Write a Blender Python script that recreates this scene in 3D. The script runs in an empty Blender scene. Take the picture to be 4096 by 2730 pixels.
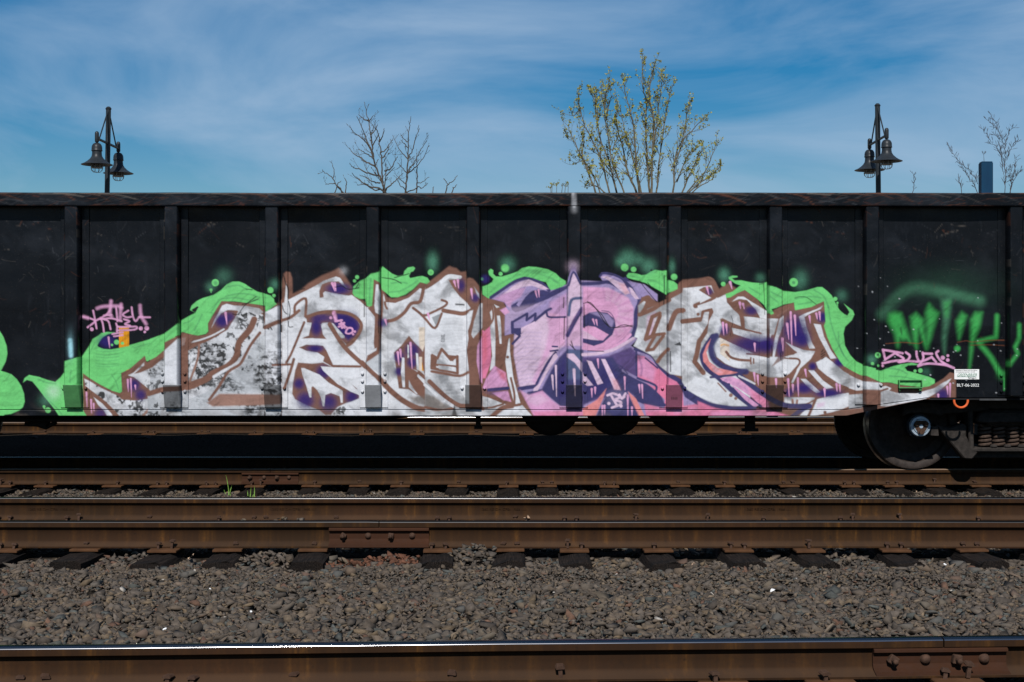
import bpy, bmesh, math, random
import numpy as np
from mathutils import Vector, Matrix, Euler

random.seed(7)
rng = np.random.default_rng(7)
scene = bpy.context.scene
col = scene.collection
R = math.radians

# ------------------------------------------------------------------ camera, sky, sun, exposure
F = 5800.0                     # focal length in photograph pixels (4096 wide)
CAMZ = 1.60
cd = bpy.data.cameras.new('camera')
cam = bpy.data.objects.new('camera', cd)
col.objects.link(cam)
cam.location = (0, 0, CAMZ)
cam.rotation_euler = (R(90), 0, 0)
cd.sensor_width = 36.0
cd.lens = 36.0 * F / 4096
cd.clip_start = 0.1
cd.clip_end = 3000
scene.camera = cam
scene.render.resolution_x = 1024
scene.render.resolution_y = 682

SUN_EL, SUN_AZ = 43.0, 5.0     # sun high behind the camera, a little to its left
w = bpy.data.worlds.new('World')
scene.world = w
w.use_nodes = True
nt = w.node_tree
nt.nodes.clear()
wo = nt.nodes.new('ShaderNodeOutputWorld')
bg = nt.nodes.new('ShaderNodeBackground')
sky = nt.nodes.new('ShaderNodeTexSky')
sky.sky_type = 'NISHITA'
sky.sun_disc = False
sky.sun_elevation = R(SUN_EL)
sky.sun_rotation = R(180 + SUN_AZ)
sky.altitude = 0
sky.air_density = 1.0
sky.dust_density = 0.2
sky.ozone_density = 3.0
bg.inputs['Strength'].default_value = 0.056
# thin, streaky high cloud, the same all round the sky
tc = nt.nodes.new('ShaderNodeTexCoord')
mp = nt.nodes.new('ShaderNodeMapping')
mp.inputs['Scale'].default_value = (2.2, 2.2, 7.0)
mp.inputs['Rotation'].default_value = (0, R(14), R(20))
n1 = nt.nodes.new('ShaderNodeTexNoise')
n1.inputs['Scale'].default_value = 1.7
n1.inputs['Detail'].default_value = 7
n1.inputs['Roughness'].default_value = 0.55
n1.inputs['Distortion'].default_value = 0.7
cr = nt.nodes.new('ShaderNodeValToRGB')
cr.color_ramp.elements[0].position = 0.38
cr.color_ramp.elements[0].color = (0, 0, 0, 1)
cr.color_ramp.elements[1].position = 0.74
cr.color_ramp.elements[1].color = (0.72, 0.72, 0.72, 1)
mx = nt.nodes.new('ShaderNodeMixRGB')
mx.inputs['Color2'].default_value = (6.9, 9.3, 12.4, 1)
nt.links.new(tc.outputs['Generated'], mp.inputs['Vector'])
nt.links.new(mp.outputs['Vector'], n1.inputs['Vector'])
nt.links.new(n1.outputs['Fac'], cr.inputs['Fac'])
nt.links.new(cr.outputs['Color'], mx.inputs['Fac'])
hs = nt.nodes.new('ShaderNodeHueSaturation')
hs.inputs['Saturation'].default_value = 1.60
hs.inputs['Value'].default_value = 1.15
nt.links.new(sky.outputs['Color'], hs.inputs['Color'])
nt.links.new(hs.outputs['Color'], mx.inputs['Color1'])
nt.links.new(mx.outputs['Color'], bg.inputs['Color'])
nt.links.new(bg.outputs['Background'], wo.inputs['Surface'])

sd = bpy.data.lights.new('sun', 'SUN')
sd.energy = 5.0
sd.angle = R(0.5)
sd.color = (1.0, 0.955, 0.90)
sun = bpy.data.objects.new('sun', sd)
col.objects.link(sun)
sdir = Vector((math.sin(R(SUN_AZ)) * math.cos(R(SUN_EL)), math.cos(R(SUN_AZ)) * math.cos(R(SUN_EL)), -math.sin(R(SUN_EL))))
sun.rotation_euler = sdir.to_track_quat('-Z', 'Y').to_euler()
sun.location = (0, -5, 20)

vs = scene.view_settings
vs.view_transform = 'Standard'
vs.look = 'None'
vs.gamma = 1.0
vs.exposure = 0.0

# ------------------------------------------------------------------ helpers
def wx(px, d):                 # photograph pixel + distance -> world x / z
    return (px - 2048.0) * d / F
def wz(py, d):
    return CAMZ + (1365.0 - py) * d / F

def lin(c):
    c = np.asarray(c, float) / 255.0
    return np.where(c <= 0.04045, c / 12.92, ((c + 0.055) / 1.055) ** 2.4)

class MB:
    def __init__(s):
        s.v, s.f, s.m = [], [], []
    def add(s, vs_, fs, mi=0):
        o = len(s.v)
        s.v.extend([tuple(p) for p in vs_])
        for f in fs:
            s.f.append(tuple(i + o for i in f))
            s.m.append(mi)
    def box(s, x0, x1, y0, y1, z0, z1, mi=0):
        s.add([(x0, y0, z0), (x1, y0, z0), (x1, y1, z0), (x0, y1, z0), (x0, y0, z1), (x1, y0, z1), (x1, y1, z1), (x0, y1, z1)],
              [(0, 3, 2, 1), (4, 5, 6, 7), (0, 1, 5, 4), (1, 2, 6, 5), (2, 3, 7, 6), (3, 0, 4, 7)], mi)
    def prism(s, prof, a, b, axis='x', mi=0):
        # prof: closed (u, v) outline, extruded between a and b along axis
        n = len(prof)
        def pt(u, v_, t):
            return (t, u, v_) if axis == 'x' else ((u, t, v_) if axis == 'y' else (u, v_, t))
        vs_ = [pt(u, v_, a) for u, v_ in prof] + [pt(u, v_, b) for u, v_ in prof]
        fs = [(i, (i + 1) % n, (i + 1) % n + n, i + n) for i in range(n)]
        fs += [tuple(range(n - 1, -1, -1)), tuple(range(n, 2 * n))]
        s.add(vs_, fs, mi)
    def tube(s, pts, rads, n=6, mi=0, cap=True):
        pts = [Vector(p) for p in pts]
        if not hasattr(rads, '__len__'):
            rads = [rads] * len(pts)
        o = len(s.v)
        ref = Vector((0.31, 0.87, 0.38))
        for i, p in enumerate(pts):
            t = (pts[min(i + 1, len(pts) - 1)] - pts[max(i - 1, 0)]).normalized()
            a = t.cross(ref)
            if a.length < 1e-3:
                a = t.cross(Vector((1, 0, 0)))
            a.normalize()
            b = t.cross(a)
            for k in range(n):
                q = 2 * math.pi * k / n
                s.v.append(tuple(p + (a * math.cos(q) + b * math.sin(q)) * rads[i]))
        for i in range(len(pts) - 1):
            for k in range(n):
                s.f.append((o + i * n + k, o + i * n + (k + 1) % n, o + (i + 1) * n + (k + 1) % n, o + (i + 1) * n + k))
                s.m.append(mi)
        if cap:
            s.f.append(tuple(o + k for k in range(n - 1, -1, -1))); s.m.append(mi)
            e = o + (len(pts) - 1) * n
            s.f.append(tuple(e + k for k in range(n))); s.m.append(mi)
    def lathe(s, prof, c, axis='z', n=24, mi=0):
        # prof: (r, t) pairs along the axis
        o = len(s.v)
        for r, t in prof:
            for k in range(n):
                q = 2 * math.pi * k / n
                a, b = r * math.cos(q), r * math.sin(q)
                s.v.append((c[0] + a, c[1] + b, c[2] + t) if axis == 'z' else
                           ((c[0] + a, c[1] + t, c[2] + b) if axis == 'y' else (c[0] + t, c[1] + a, c[2] + b)))
        for i in range(len(prof) - 1):
            for k in range(n):
                s.f.append((o + i * n + k, o + i * n + (k + 1) % n, o + (i + 1) * n + (k + 1) % n, o + (i + 1) * n + k))
                s.m.append(mi)

def link(o, parent=None, root=None):
    col.objects.link(o)
    if parent is not None:
        o.parent = parent
        if root is not None:
            o.matrix_parent_inverse = Matrix.Translation(-Vector(root))
    return o

def mesh(name, mb, mats, smooth=False, bevel=0.0):
    me = bpy.data.meshes.new(name)
    me.from_pydata(mb.v, [], mb.f)
    if not isinstance(mats, (list, tuple)):
        mats = [mats]
    for m in mats:
        me.materials.append(m)
    if len(mats) > 1:
        me.polygons.foreach_set('material_index', mb.m)
    bm = bmesh.new()
    bm.from_mesh(me)
    bmesh.ops.recalc_face_normals(bm, faces=bm.faces)
    if bevel > 0:
        es = [e for e in bm.edges if len(e.link_faces) == 2 and e.calc_face_angle(0) > 0.6]
        bmesh.ops.bevel(bm, geom=es, offset=bevel, segments=1, affect='EDGES', profile=0.7)
    bm.to_mesh(me)
    bm.free()
    if smooth:
        me.polygons.foreach_set('use_smooth', [True] * len(me.polygons))
        try:
            me.set_sharp_from_angle(angle=R(40))
        except Exception:
            pass
    me.update()
    return me

def obj(name, mb, mats, parent=None, root=None, smooth=False, bevel=0.0):
    return link(bpy.data.objects.new(name, mesh(name, mb, mats, smooth, bevel)), parent, root)

def tag(o, label=None, cat=None, group=None, kind=None):
    if label: o['label'] = label
    if cat: o['category'] = cat
    if group: o['group'] = group
    if kind: o['kind'] = kind
    return o

def thing(name, label, cat, loc=(0, 0, 0), group=None):
    e = bpy.data.objects.new(name, None)
    e.empty_display_size = 0.2
    col.objects.link(e)
    e.location = loc
    return tag(e, label, cat, group)

# ------------------------------------------------------------------ materials
class NB:                       # small node-building helper
    def __init__(s, name):
        s.mat = bpy.data.materials.new(name)
        s.mat.use_nodes = True
        s.t = s.mat.node_tree
        s.p = s.t.nodes['Principled BSDF']
        s.tc = s.t.nodes.new('ShaderNodeTexCoord')
    def n(s, kind, **kw):
        x = s.t.nodes.new('ShaderNode' + kind)
        for k, v_ in kw.items():
            x.inputs[k.replace('_', ' ')].default_value = v_
        return x
    def l(s, a, b):
        s.t.links.new(a, b)
    def noise(s, scale, detail=5, rough=0.55, stretch=(1, 1, 1), vec=None, dist=0.0):
        m = s.n('Mapping')
        m.inputs['Scale'].default_value = stretch
        s.l(vec or s.tc.outputs['Object'], m.inputs['Vector'])
        x = s.n('TexNoise', Scale=scale, Detail=detail, Roughness=rough, Distortion=dist)
        s.l(m.outputs['Vector'], x.inputs['Vector'])
        return x.outputs['Fac']
    def ramp(s, fac, stops):
        r_ = s.t.nodes.new('ShaderNodeValToRGB')
        e = r_.color_ramp.elements
        while len(e) < len(stops):
            e.new(0.5)
        for i, (p, c) in enumerate(stops):
            e[i].position = p
            e[i].color = (*c, 1) if hasattr(c, '__len__') else (c, c, c, 1)
        s.l(fac, r_.inputs['Fac'])
        return r_.outputs['Color']
    def mix(s, fac, a, b, mode='MIX'):
        m = s.t.nodes.new('ShaderNodeMixRGB')
        m.blend_type = mode
        for i, x in zip(('Fac', 'Color1', 'Color2'), (fac, a, b)):
            if isinstance(x, (int, float)):
                m.inputs[i].default_value = x if i == 'Fac' else (x, x, x, 1)
            elif isinstance(x, tuple):
                m.inputs[i].default_value = (*x, 1)
            else:
                s.l(x, m.inputs[i])
        return m.outputs['Color']
    def bump(s, h, strength=0.4, dist=0.01):
        b = s.n('Bump', Strength=strength, Distance=dist)
        s.l(h, b.inputs['Height'])
        s.l(b.outputs['Normal'], s.p.inputs['Normal'])
    def set(s, **kw):
        for k, v_ in kw.items():
            i = s.p.inputs[k.replace('_', ' ')]
            if isinstance(v_, (int, float)):
                i.default_value = v_
            elif isinstance(v_, tuple):
                i.default_value = (*v_, 1)
            else:
                s.l(v_, i)
        return s.mat

M = {}
b = NB('rail_rust')
streak = b.noise(5.0, 6, 0.62, (2.6, 1, 0.14))
fine = b.noise(60, 4, 0.7)
big = b.noise(0.8, 4, 0.5, (1, 1, 0.4))
c = b.ramp(streak, [(0.25, (0.017, 0.009, 0.0042)), (0.47, (0.023, 0.0110, 0.0042)), (0.60, (0.041, 0.0185, 0.0052)), (0.70, (0.10, 0.043, 0.0085))])
c = b.mix(b.ramp(big, [(0.4, 0.0), (0.68, 0.55)]), c, (0.045, 0.0185, 0.0085))
c = b.mix(b.ramp(fine, [(0.35, 0.5), (0.7, 0.0)]), c, (0.020, 0.011, 0.006), 'MIX')
geo = b.n('NewGeometry')
sep = b.n('SeparateXYZ')
b.l(geo.outputs['Normal'], sep.inputs['Vector'])
pit = b.noise(22, 3, 0.6)
c = b.mix(b.ramp(pit, [(0.66, 0.0), (0.74, 0.7)]), c, (0.014, 0.008, 0.005))
c = b.mix(b.ramp(sep.outputs['Z'], [(0.45, 0.0), (0.95, 0.5)]), c, b.ramp(big, [(0.35, (0.050, 0.030, 0.019)), (0.65, (0.080, 0.047, 0.028))]))   # dust lying on the rail foot
b.bump(fine, 0.3, 0.002)
M['rust'] = b.set(Base_Color=c, Roughness=0.85, Specular_IOR_Level=0.12)

b = NB('joint_bar_rust')
fine = b.noise(50, 5, 0.7)
big = b.noise(4, 4, 0.6)
c = b.ramp(big, [(0.3, (0.029, 0.0125, 0.006)), (0.6, (0.044, 0.0165, 0.007)), (0.75, (0.066, 0.021, 0.009))])
c = b.mix(b.ramp(fine, [(0.35, 0.5), (0.7, 0.0)]), c, (0.04, 0.02, 0.014))
b.bump(fine, 0.35, 0.002)
M['redrust'] = b.set(Base_Color=c, Roughness=0.85, Specular_IOR_Level=0.12)

b = NB('plate_rust')
fine = b.noise(70, 5, 0.7)
big = b.noise(6, 4, 0.6)
c = b.ramp(big, [(0.3, (0.055, 0.025, 0.011)), (0.6, (0.095, 0.044, 0.019)), (0.8, (0.14, 0.073, 0.036))])
c = b.mix(b.ramp(fine, [(0.35, 0.4), (0.7, 0.0)]), c, (0.05, 0.026, 0.016))
b.bump(fine, 0.35, 0.002)
M['platerust'] = b.set(Base_Color=c, Roughness=0.9, Specular_IOR_Level=0.12)

def head_steel(name, lo, hi, r0, r1):
    b_ = NB(name)
    s_ = b_.noise(3.0, 5, 0.6, (0.3, 40, 40))
    c_ = b_.ramp(s_, [(0.3, (lo, lo * 1.01, lo * 1.05)), (0.7, (hi, hi * 1.01, hi * 1.05))])
    b_.p.inputs['Specular Tint'].default_value = (0.35, 0.35, 0.36, 1)
    return b_.set(Base_Color=c_, Metallic=1.0, Roughness=b_.ramp(s_, [(0.3, r0), (0.8, r1)]))
M['steel'] = head_steel('polished_rail_head', 0.17, 0.30, 0.15, 0.21)
M['midsteel'] = head_steel('half_worn_rail_head', 0.05, 0.11, 0.26, 0.38)
M['dullsteel'] = head_steel('worn_rail_head', 0.022, 0.045, 0.42, 0.55)

b = NB('dull_rail_head')
s1 = b.noise(3.0, 5, 0.6, (0.5, 40, 40))
c = b.ramp(s1, [(0.3, (0.10, 0.065, 0.04)), (0.7, (0.22, 0.15, 0.10))])
M['dullhead'] = b.set(Base_Color=c, Metallic=0.35, Roughness=0.55)

b = NB('creosoted_wood')
g = b.noise(9, 7, 0.65, (14, 0.6, 8))
k = b.noise(3, 4, 0.6)
c = b.ramp(g, [(0.36, (0.003, 0.0026, 0.0024)), (0.55, (0.013, 0.010, 0.0085)), (0.75, (0.05, 0.036, 0.027))])
c = b.mix(b.ramp(k, [(0.45, 0.0), (0.75, 0.5)]), c, (0.035, 0.021, 0.014))
b.bump(g, 1.0, 0.02)
M['wood'] = b.set(Base_Color=c, Roughness=0.9, Specular_IOR_Level=0.15)

b = NB('ballast_bed')
vor = b.n('TexVoronoi', Scale=34.0)
b.l(b.tc.outputs['Object'], vor.inputs['Vector'])
k = b.noise(1.2, 5, 0.6)
c = b.ramp(vor.outputs['Distance'], [(0.0, (0.034, 0.029, 0.024)), (0.55, (0.022, 0.018, 0.015)), (0.9, (0.008, 0.007, 0.006))])
c = b.mix(b.ramp(k, [(0.4, 0.0), (0.7, 0.35)]), c, (0.035, 0.028, 0.022))
b.bump(vor.outputs['Distance'], 0.8, 0.02)
M['bed'] = b.set(Base_Color=c, Roughness=1.0, Specular_IOR_Level=0.0)

b = NB('stone')
at = b.n('Attribute')
at.attribute_name = 'Col'
fine = b.noise(55, 5, 0.7)
c = b.mix(0.75, at.outputs['Color'], b.ramp(fine, [(0.28, 0.55), (0.5, 0.98), (0.72, 1.45)]), 'MULTIPLY')
b.bump(fine, 0.28, 0.004)
M['stone'] = b.set(Base_Color=c, Roughness=0.9, Specular_IOR_Level=0.2)

b = NB('loose_stone')
oi = b.n('ObjectInfo')
fine = b.noise(55, 5, 0.7)
c = b.ramp(oi.outputs['Random'], [(0.0, (0.080, 0.067, 0.056)), (0.35, (0.100, 0.082, 0.064)), (0.55, (0.068, 0.070, 0.067)), (0.75, (0.110, 0.087, 0.062)), (0.92, (0.098, 0.062, 0.046)), (1.0, (0.17, 0.14, 0.106))])
c = b.mix(0.75, c, b.ramp(fine, [(0.28, 0.55), (0.5, 0.98), (0.72, 1.45)]), 'MULTIPLY')
b.bump(fine, 0.28, 0.004)
M['bigstone'] = b.set(Base_Color=c, Roughness=0.9, Specular_IOR_Level=0.2)

b = NB('gravel_ground')
k = b.noise(0.6, 6, 0.6)
fine = b.noise(25, 6, 0.75)
c = b.ramp(k, [(0.3, (0.15, 0.125, 0.095)), (0.7, (0.27, 0.23, 0.175))])
c = b.mix(0.7, c, b.ramp(fine, [(0.3, 0.4), (0.7, 1.5)]), 'MULTIPLY')
b.bump(fine, 0.7, 0.03)
M['ground'] = b.set(Base_Color=c, Roughness=0.95)

b = NB('spray_painted_steel')
at = b.n('Attribute')
at.attribute_name = 'Paint'
fine = b.noise(38, 6, 0.75)
mid = b.noise(5, 5, 0.6, (1, 1, 1.6))
c = b.mix(0.55, at.outputs['Color'], b.ramp(fine, [(0.25, 0.72), (0.5, 1.0), (0.75, 1.2)]), 'MULTIPLY')
c = b.mix(0.5, c, b.ramp(mid, [(0.3, 0.72), (0.7, 1.2)]), 'MULTIPLY')
spk = b.noise(140, 2, 0.5)
c = b.mix(b.ramp(spk, [(0.71, 0.0), (0.76, 0.6)]), c, (0.14, 0.11, 0.09))
ro = b.mix(at.outputs['Alpha'], b.ramp(mid, [(0.3, 0.24), (0.7, 0.36)]), (0.62, 0.62, 0.62))
b.bump(mid, 0.08, 0.02)
M['paint'] = b.set(Base_Color=c, Roughness=ro)
M['paint'].node_tree.nodes['Principled BSDF'].inputs['Specular IOR Level'].default_value = 0.15

def simple(name, colr, rough=0.6, metal=0.0, var=0.35, scale=14, bumpy=0.2, spec=0.22):
    b_ = NB(name)
    k_ = b_.noise(scale, 5, 0.65)
    c_ = b_.mix(1.0, colr, b_.ramp(k_, [(0.3, 1 - var), (0.7, 1 + var)]), 'MULTIPLY')
    if bumpy:
        b_.bump(k_, bumpy, 0.004)
    return b_.set(Base_Color=c_, Roughness=rough, Metallic=metal, Specular_IOR_Level=0.5 if metal else spec)

M['black'] = simple('black_underframe', (0.010, 0.010, 0.011), 0.7)
M['truckiron'] = simple('cast_truck_iron', (0.024, 0.020, 0.0175), 0.8, 0, 0.6, 22, 0.5)
M['spring'] = simple('rusty_spring_steel', (0.055, 0.036, 0.027), 0.75, 0, 0.4, 40, 0.3)
M['bearing'] = simple('bearing_cap_grey', (0.30, 0.37, 0.44), 0.5, 0.2, 0.3, 30, 0.2)
M['boltrust'] = simple('rusty_bolt', (0.056, 0.030, 0.019), 0.8, 0, 0.4, 60, 0.3)
M['wheel'] = simple('wheel_steel', (0.030, 0.023, 0.020), 0.7, 0.0, 0.5, 20, 0.3)
M['tread'] = simple('worn_wheel_tread', (0.35, 0.34, 0.33), 0.35, 1.0, 0.2, 30, 0.1)
M['orange'] = simple('orange_paint', (0.62, 0.11, 0.03), 0.5, 0, 0.25, 30, 0.1)
M['decal'] = simple('white_decal', (0.72, 0.73, 0.72), 0.5, 0, 0.06, 30, 0.0)
M['greenink'] = simple('green_ink', (0.02, 0.16, 0.09), 0.6, 0, 0.05, 30, 0.0)
M['blackink'] = simple('black_ink', (0.012, 0.012, 0.012), 0.6, 0, 0.05, 30, 0.0)
M['whiteink'] = simple('white_stencil_paint', (0.75, 0.76, 0.76), 0.6, 0, 0.06, 30, 0.0)
M['lamp'] = simple('dark_lamp_enamel', (0.020, 0.024, 0.028), 0.42, 0, 0.25, 9, 0.05)
M['lampin'] = simple('lamp_inner', (0.10, 0.095, 0.085), 0.6, 0, 0.2, 9, 0.0)
M['cage'] = simple('lamp_cage_wire', (0.30, 0.31, 0.31), 0.45, 0.6, 0.1, 9, 0.0)
b = NB('lamp_globe_glass')
M['globe'] = b.set(Base_Color=(0.42, 0.40, 0.34), Roughness=0.12, Transmission_Weight=0.35)
b = NB('blue_post_paint')
k = b.noise(3, 6, 0.7, (1, 1, 0.25))
c = b.ramp(k, [(0.3, (0.0025, 0.028, 0.068)), (0.62, (0.0035, 0.042, 0.09)), (0.74, (0.09, 0.085, 0.07)), (0.82, (0.006, 0.05, 0.10))])
M['bluepost'] = b.set(Base_Color=c, Roughness=0.6, Specular_IOR_Level=0.15)
M['bark'] = simple('twig_bark', (0.070, 0.060, 0.050), 0.85, 0, 0.5, 5, 0.3)
M['barklit'] = simple('grey_green_bark', (0.11, 0.096, 0.066), 0.85, 0, 0.55, 5, 0.3)
M['bud'] = simple('spring_buds', (0.24, 0.225, 0.035), 0.7, 0, 0.5, 3, 0.0)
M['deadweed'] = simple('dry_weed', (0.060, 0.050, 0.052), 0.9, 0, 0.4, 8, 0.0)
M['grass'] = simple('grass_blade', (0.13, 0.24, 0.04), 0.6, 0, 0.3, 20, 0.0)
M['dryleaf'] = simple('dry_leaf', (0.40, 0.28, 0.19), 0.8, 0, 0.3, 40, 0.2)
M['litter'] = simple('white_litter', (0.75, 0.75, 0.74), 0.6, 0, 0.1, 40, 0.0)
# ------------------------------------------------------------------ the spray paint on the car side
# a fine raster of paint colours (numpy only), later sampled at the vertices of the car's steel
RX0, RY0, RS = -130, 760, 2.0
RW, RH = 2180, 462
GX, GY = np.meshgrid(RX0 + (np.arange(RW) + 0.5) * RS, RY0 + (np.arange(RH) + 0.5) * RS)
BASE = np.array([0.0040, 0.0050, 0.0070])
PAINT = np.zeros((RH, RW, 3)) + BASE
COVER = np.zeros((RH, RW))

_wg = np.random.default_rng(99)
def _lerp_grid(t, u, v_):
    iu, iv = np.floor(u).astype(int), np.floor(v_).astype(int)
    fu, fv = u - iu, v_ - iv
    fu = fu * fu * (3 - 2 * fu); fv = fv * fv * (3 - 2 * fv)
    iu %= t.shape[1]; iv %= t.shape[0]
    ju, jv = (iu + 1) % t.shape[1], (iv + 1) % t.shape[0]
    return (t[iv, iu] * (1 - fu) + t[iv, ju] * fu) * (1 - fv) + (t[jv, iu] * (1 - fu) + t[jv, ju] * fu) * fv
_W = [_lerp_grid(_wg.random((64, 160)) * 2 - 1, GX / s, GY / s) for s in (70, 70, 22, 22)]
def vnoise(sx, sy, octv=4, seed=0, gain=0.55, rot=0.0, warp=1.0):
    g_ = np.random.default_rng(seed)
    ca, sa = math.cos(rot), math.sin(rot)
    X = GX * ca + GY * sa + warp * (_W[0] * 0.35 * min(sx, 60) + _W[2] * 0.2 * min(sx, 20)); Y = -GX * sa + GY * ca + warp * (_W[1] * 0.35 * min(sy, 60) + _W[3] * 0.2 * min(sy, 20))
    out = np.zeros((RH, RW)); amp = 1.0; tot = 0
    for k_ in range(octv):
        t = g_.random((128, 256))
        out += amp * _lerp_grid(t, X / sx + 31.7 * k_, Y / sy + 17.3 * k_)
        tot += amp; amp *= gain; sx *= 0.5; sy *= 0.5
        if min(sx, sy) < 2: break
    return out / tot
def sstep(a, b_, x):
    t = np.clip((x - a) / (b_ - a), 0, 1)
    return t * t * (3 - 2 * t)
N_CLOUD = sstep(0.47, 0.72, vnoise(100, 75, 5, 1, 0.6, 0.4))
N_SCUFF = sstep(0.36, 0.66, 0.62 * vnoise(15, 13, 4, 2, 0.8) + 0.38 * vnoise(90, 11, 3, 22, 0.6)) * sstep(0.34, 0.62, vnoise(170, 90, 3, 3, 0.55, 0.5))
N_SPOT = sstep(0.58, 0.66, vnoise(16, 18, 3, 4, 0.6, 0.3, 2.0)) * sstep(0.4, 0.55, vnoise(150, 100, 2, 5))
N_STREAK = sstep(0.5, 0.75, vnoise(120, 11, 4, 6, 0.65, -0.06, 2.5)) * sstep(0.35, 0.65, vnoise(140, 90, 2, 16))
N_FINE = vnoise(9, 9, 2, 8)
N_DIAG = sstep(0.5, 0.72, vnoise(90, 9, 4, 18, 0.6, -0.75, 1.5)) * sstep(0.38, 0.62, vnoise(120, 90, 2, 19))
_sheen = sstep(0.42, 0.75, vnoise(150, 110, 5, 41, 0.6, 0.3)) * (0.35 + 0.65 * sstep(1150, 950, GY)) + 0.5 * sstep(0.55, 0.8, vnoise(14, 60, 4, 42, 0.6)) * sstep(0.45, 0.7, vnoise(140, 100, 2, 43))
PAINT += _sheen[..., None] * np.array([0.0065, 0.0075, 0.0095])       # dent reflections painted in as soft lighter patches, stronger on the upper sheets
N_GRAIN = np.random.default_rng(9).random((RH, RW))

TILE = {1: 0, 2: 600, 3: 1100, 4: 1700, 5: 2300, 6: 2800, 7: 3396}
CL = dict(white=(226, 229, 236), dwhite=(200, 205, 212), brown=(131, 94, 81), lbrown=(158, 122, 110), green=(116, 214, 126),
          pink=(230, 170, 212), lav=(166, 150, 198), lpink=(226, 198, 224), rose=(222, 164, 208), navy=(64, 62, 110),
          deep=(40, 28, 108), plum=(96, 78, 132), salmon=(236, 148, 150), hot=(230, 132, 170), red=(204, 96, 108),
          black=(20, 22, 26), grey=(128, 134, 138), teal=(98, 172, 140), mgreen=(62, 172, 84), dgreen=(66, 122, 92),
          cyan=(168, 228, 242), yellow=(236, 160, 22), tan=(236, 222, 206), blueg=(86, 98, 138), rust=(128, 74, 48), tone=(170, 158, 150))
CLIN = {k: lin(v) * 0.74 for k, v in CL.items()}

def pts_of(t, s):
    if isinstance(s, str):
        s = [tuple(float(q) for q in p.split(',')) for p in s.split()]
    a = np.array(s, float)
    if t:
        a = np.stack([TILE[t] + a[:, 0] / 2.24, 1000 + a[:, 1] / 2.24], 1)
    return a
def smooth_line(a, n=4):
    if len(a) < 3: return a
    p = np.vstack([2 * a[0] - a[1], a, 2 * a[-1] - a[-2]])
    o = []
    for i in range(1, len(p) - 2):
        for k in range(n):
            t = k / n
            o.append(0.5 * (2 * p[i] + (p[i + 1] - p[i - 1]) * t + (2 * p[i - 1] - 5 * p[i] + 4 * p[i + 1] - p[i + 2]) * t * t + (3 * p[i] - p[i - 1] - 3 * p[i + 1] + p[i + 2]) * t ** 3))
    o.append(a[-1])
    return np.array(o)
def window(a, m):
    x0 = max(int((a[:, 0].min() - m - RX0) / RS), 0); x1 = min(int((a[:, 0].max() + m - RX0) / RS) + 2, RW)
    y0 = max(int((a[:, 1].min() - m - RY0) / RS), 0); y1 = min(int((a[:, 1].max() + m - RY0) / RS) + 2, RH)
    return (slice(y0, y1), slice(x0, x1)) if x1 > x0 and y1 > y0 else None
def segdist(X, Y, p, q):
    dx, dy = q - p
    L = dx * dx + dy * dy + 1e-9
    t = np.clip(((X - p[0]) * dx + (Y - p[1]) * dy) / L, 0, 1)
    return np.hypot(X - p[0] - t * dx, Y - p[1] - t * dy), t
def blend(win, c, al, shade=None):
    c = CLIN[c] if isinstance(c, str) else np.asarray(c)
    cc = np.broadcast_to(c, PAINT[win].shape)
    if shade is not None:
        cc = cc * shade[..., None]
    PAINT[win] = PAINT[win] * (1 - al[..., None]) + cc * al[..., None]
    COVER[win] = np.maximum(COVER[win], al)
def shade_for(win, kind):
    if kind == 0: return None
    if kind == 'w': return 1 - 0.52 * N_CLOUD[win] - 0.12 * N_STREAK[win] - 0.08 * N_FINE[win]
    if kind == 'm': return np.clip(1 - 0.86 * N_SCUFF[win] - 0.72 * N_SPOT[win] - 0.2 * N_CLOUD[win] - 0.12 * N_FINE[win], 0.06, 1)
    if kind == 's': return 1 - 0.16 * N_STREAK[win] - 0.24 * N_DIAG[win] - 0.10 * N_FINE[win]
def P(t, c, s, soft=2.5, a=1.0, k=None):
    if soft <= 4: soft *= 0.66
    p = pts_of(t, s)
    win = window(p, soft * 2 + 2)
    if win is None: return
    X, Y = GX[win], GY[win]
    d = np.full(X.shape, 1e9); ins = np.zeros(X.shape, bool)
    for i in range(len(p)):
        u, v_ = p[i], p[(i + 1) % len(p)]
        d = np.minimum(d, segdist(X, Y, u, v_)[0])
        if u[1] != v_[1]:
            cond = ((u[1] > Y) != (v_[1] > Y)) & (X < (v_[0] - u[0]) * (Y - u[1]) / (v_[1] - u[1]) + u[0])
            ins ^= cond
    sd_ = np.where(ins, d, -d)
    if k is None:
        k = 'w' if c in ('white', 'dwhite', 'tone') else 's'
    blend(win, c, a * sstep(-soft, soft, sd_), shade_for(win, k))
def S(t, c, s, wd, soft=2.0, a=1.0, taper=False, k='s', smooth=True):
    if soft <= 4: soft *= 0.7
    p = pts_of(t, s)
    if smooth: p = smooth_line(p)
    h = wd / 2.24 / 2
    win = window(p, h + soft * 2 + 2)
    if win is None: return
    X, Y = GX[win], GY[win]
    d = np.full(X.shape, 1e9)
    n = len(p) - 1
    for i in range(n):
        di, tt = segdist(X, Y, p[i], p[i + 1])
        if taper:
            di = di + h * 0.75 * (i + tt) / n
        d = np.minimum(d, di)
    blend(win, c, a * sstep(-soft, soft, h - d), shade_for(win, k))
def D(t, c, x, y, r, soft=2.0, a=1.0):
    S(t, c, [(x - 0.5, y), (x + 0.5, y)], r * 2, soft, a, smooth=False)
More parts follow.
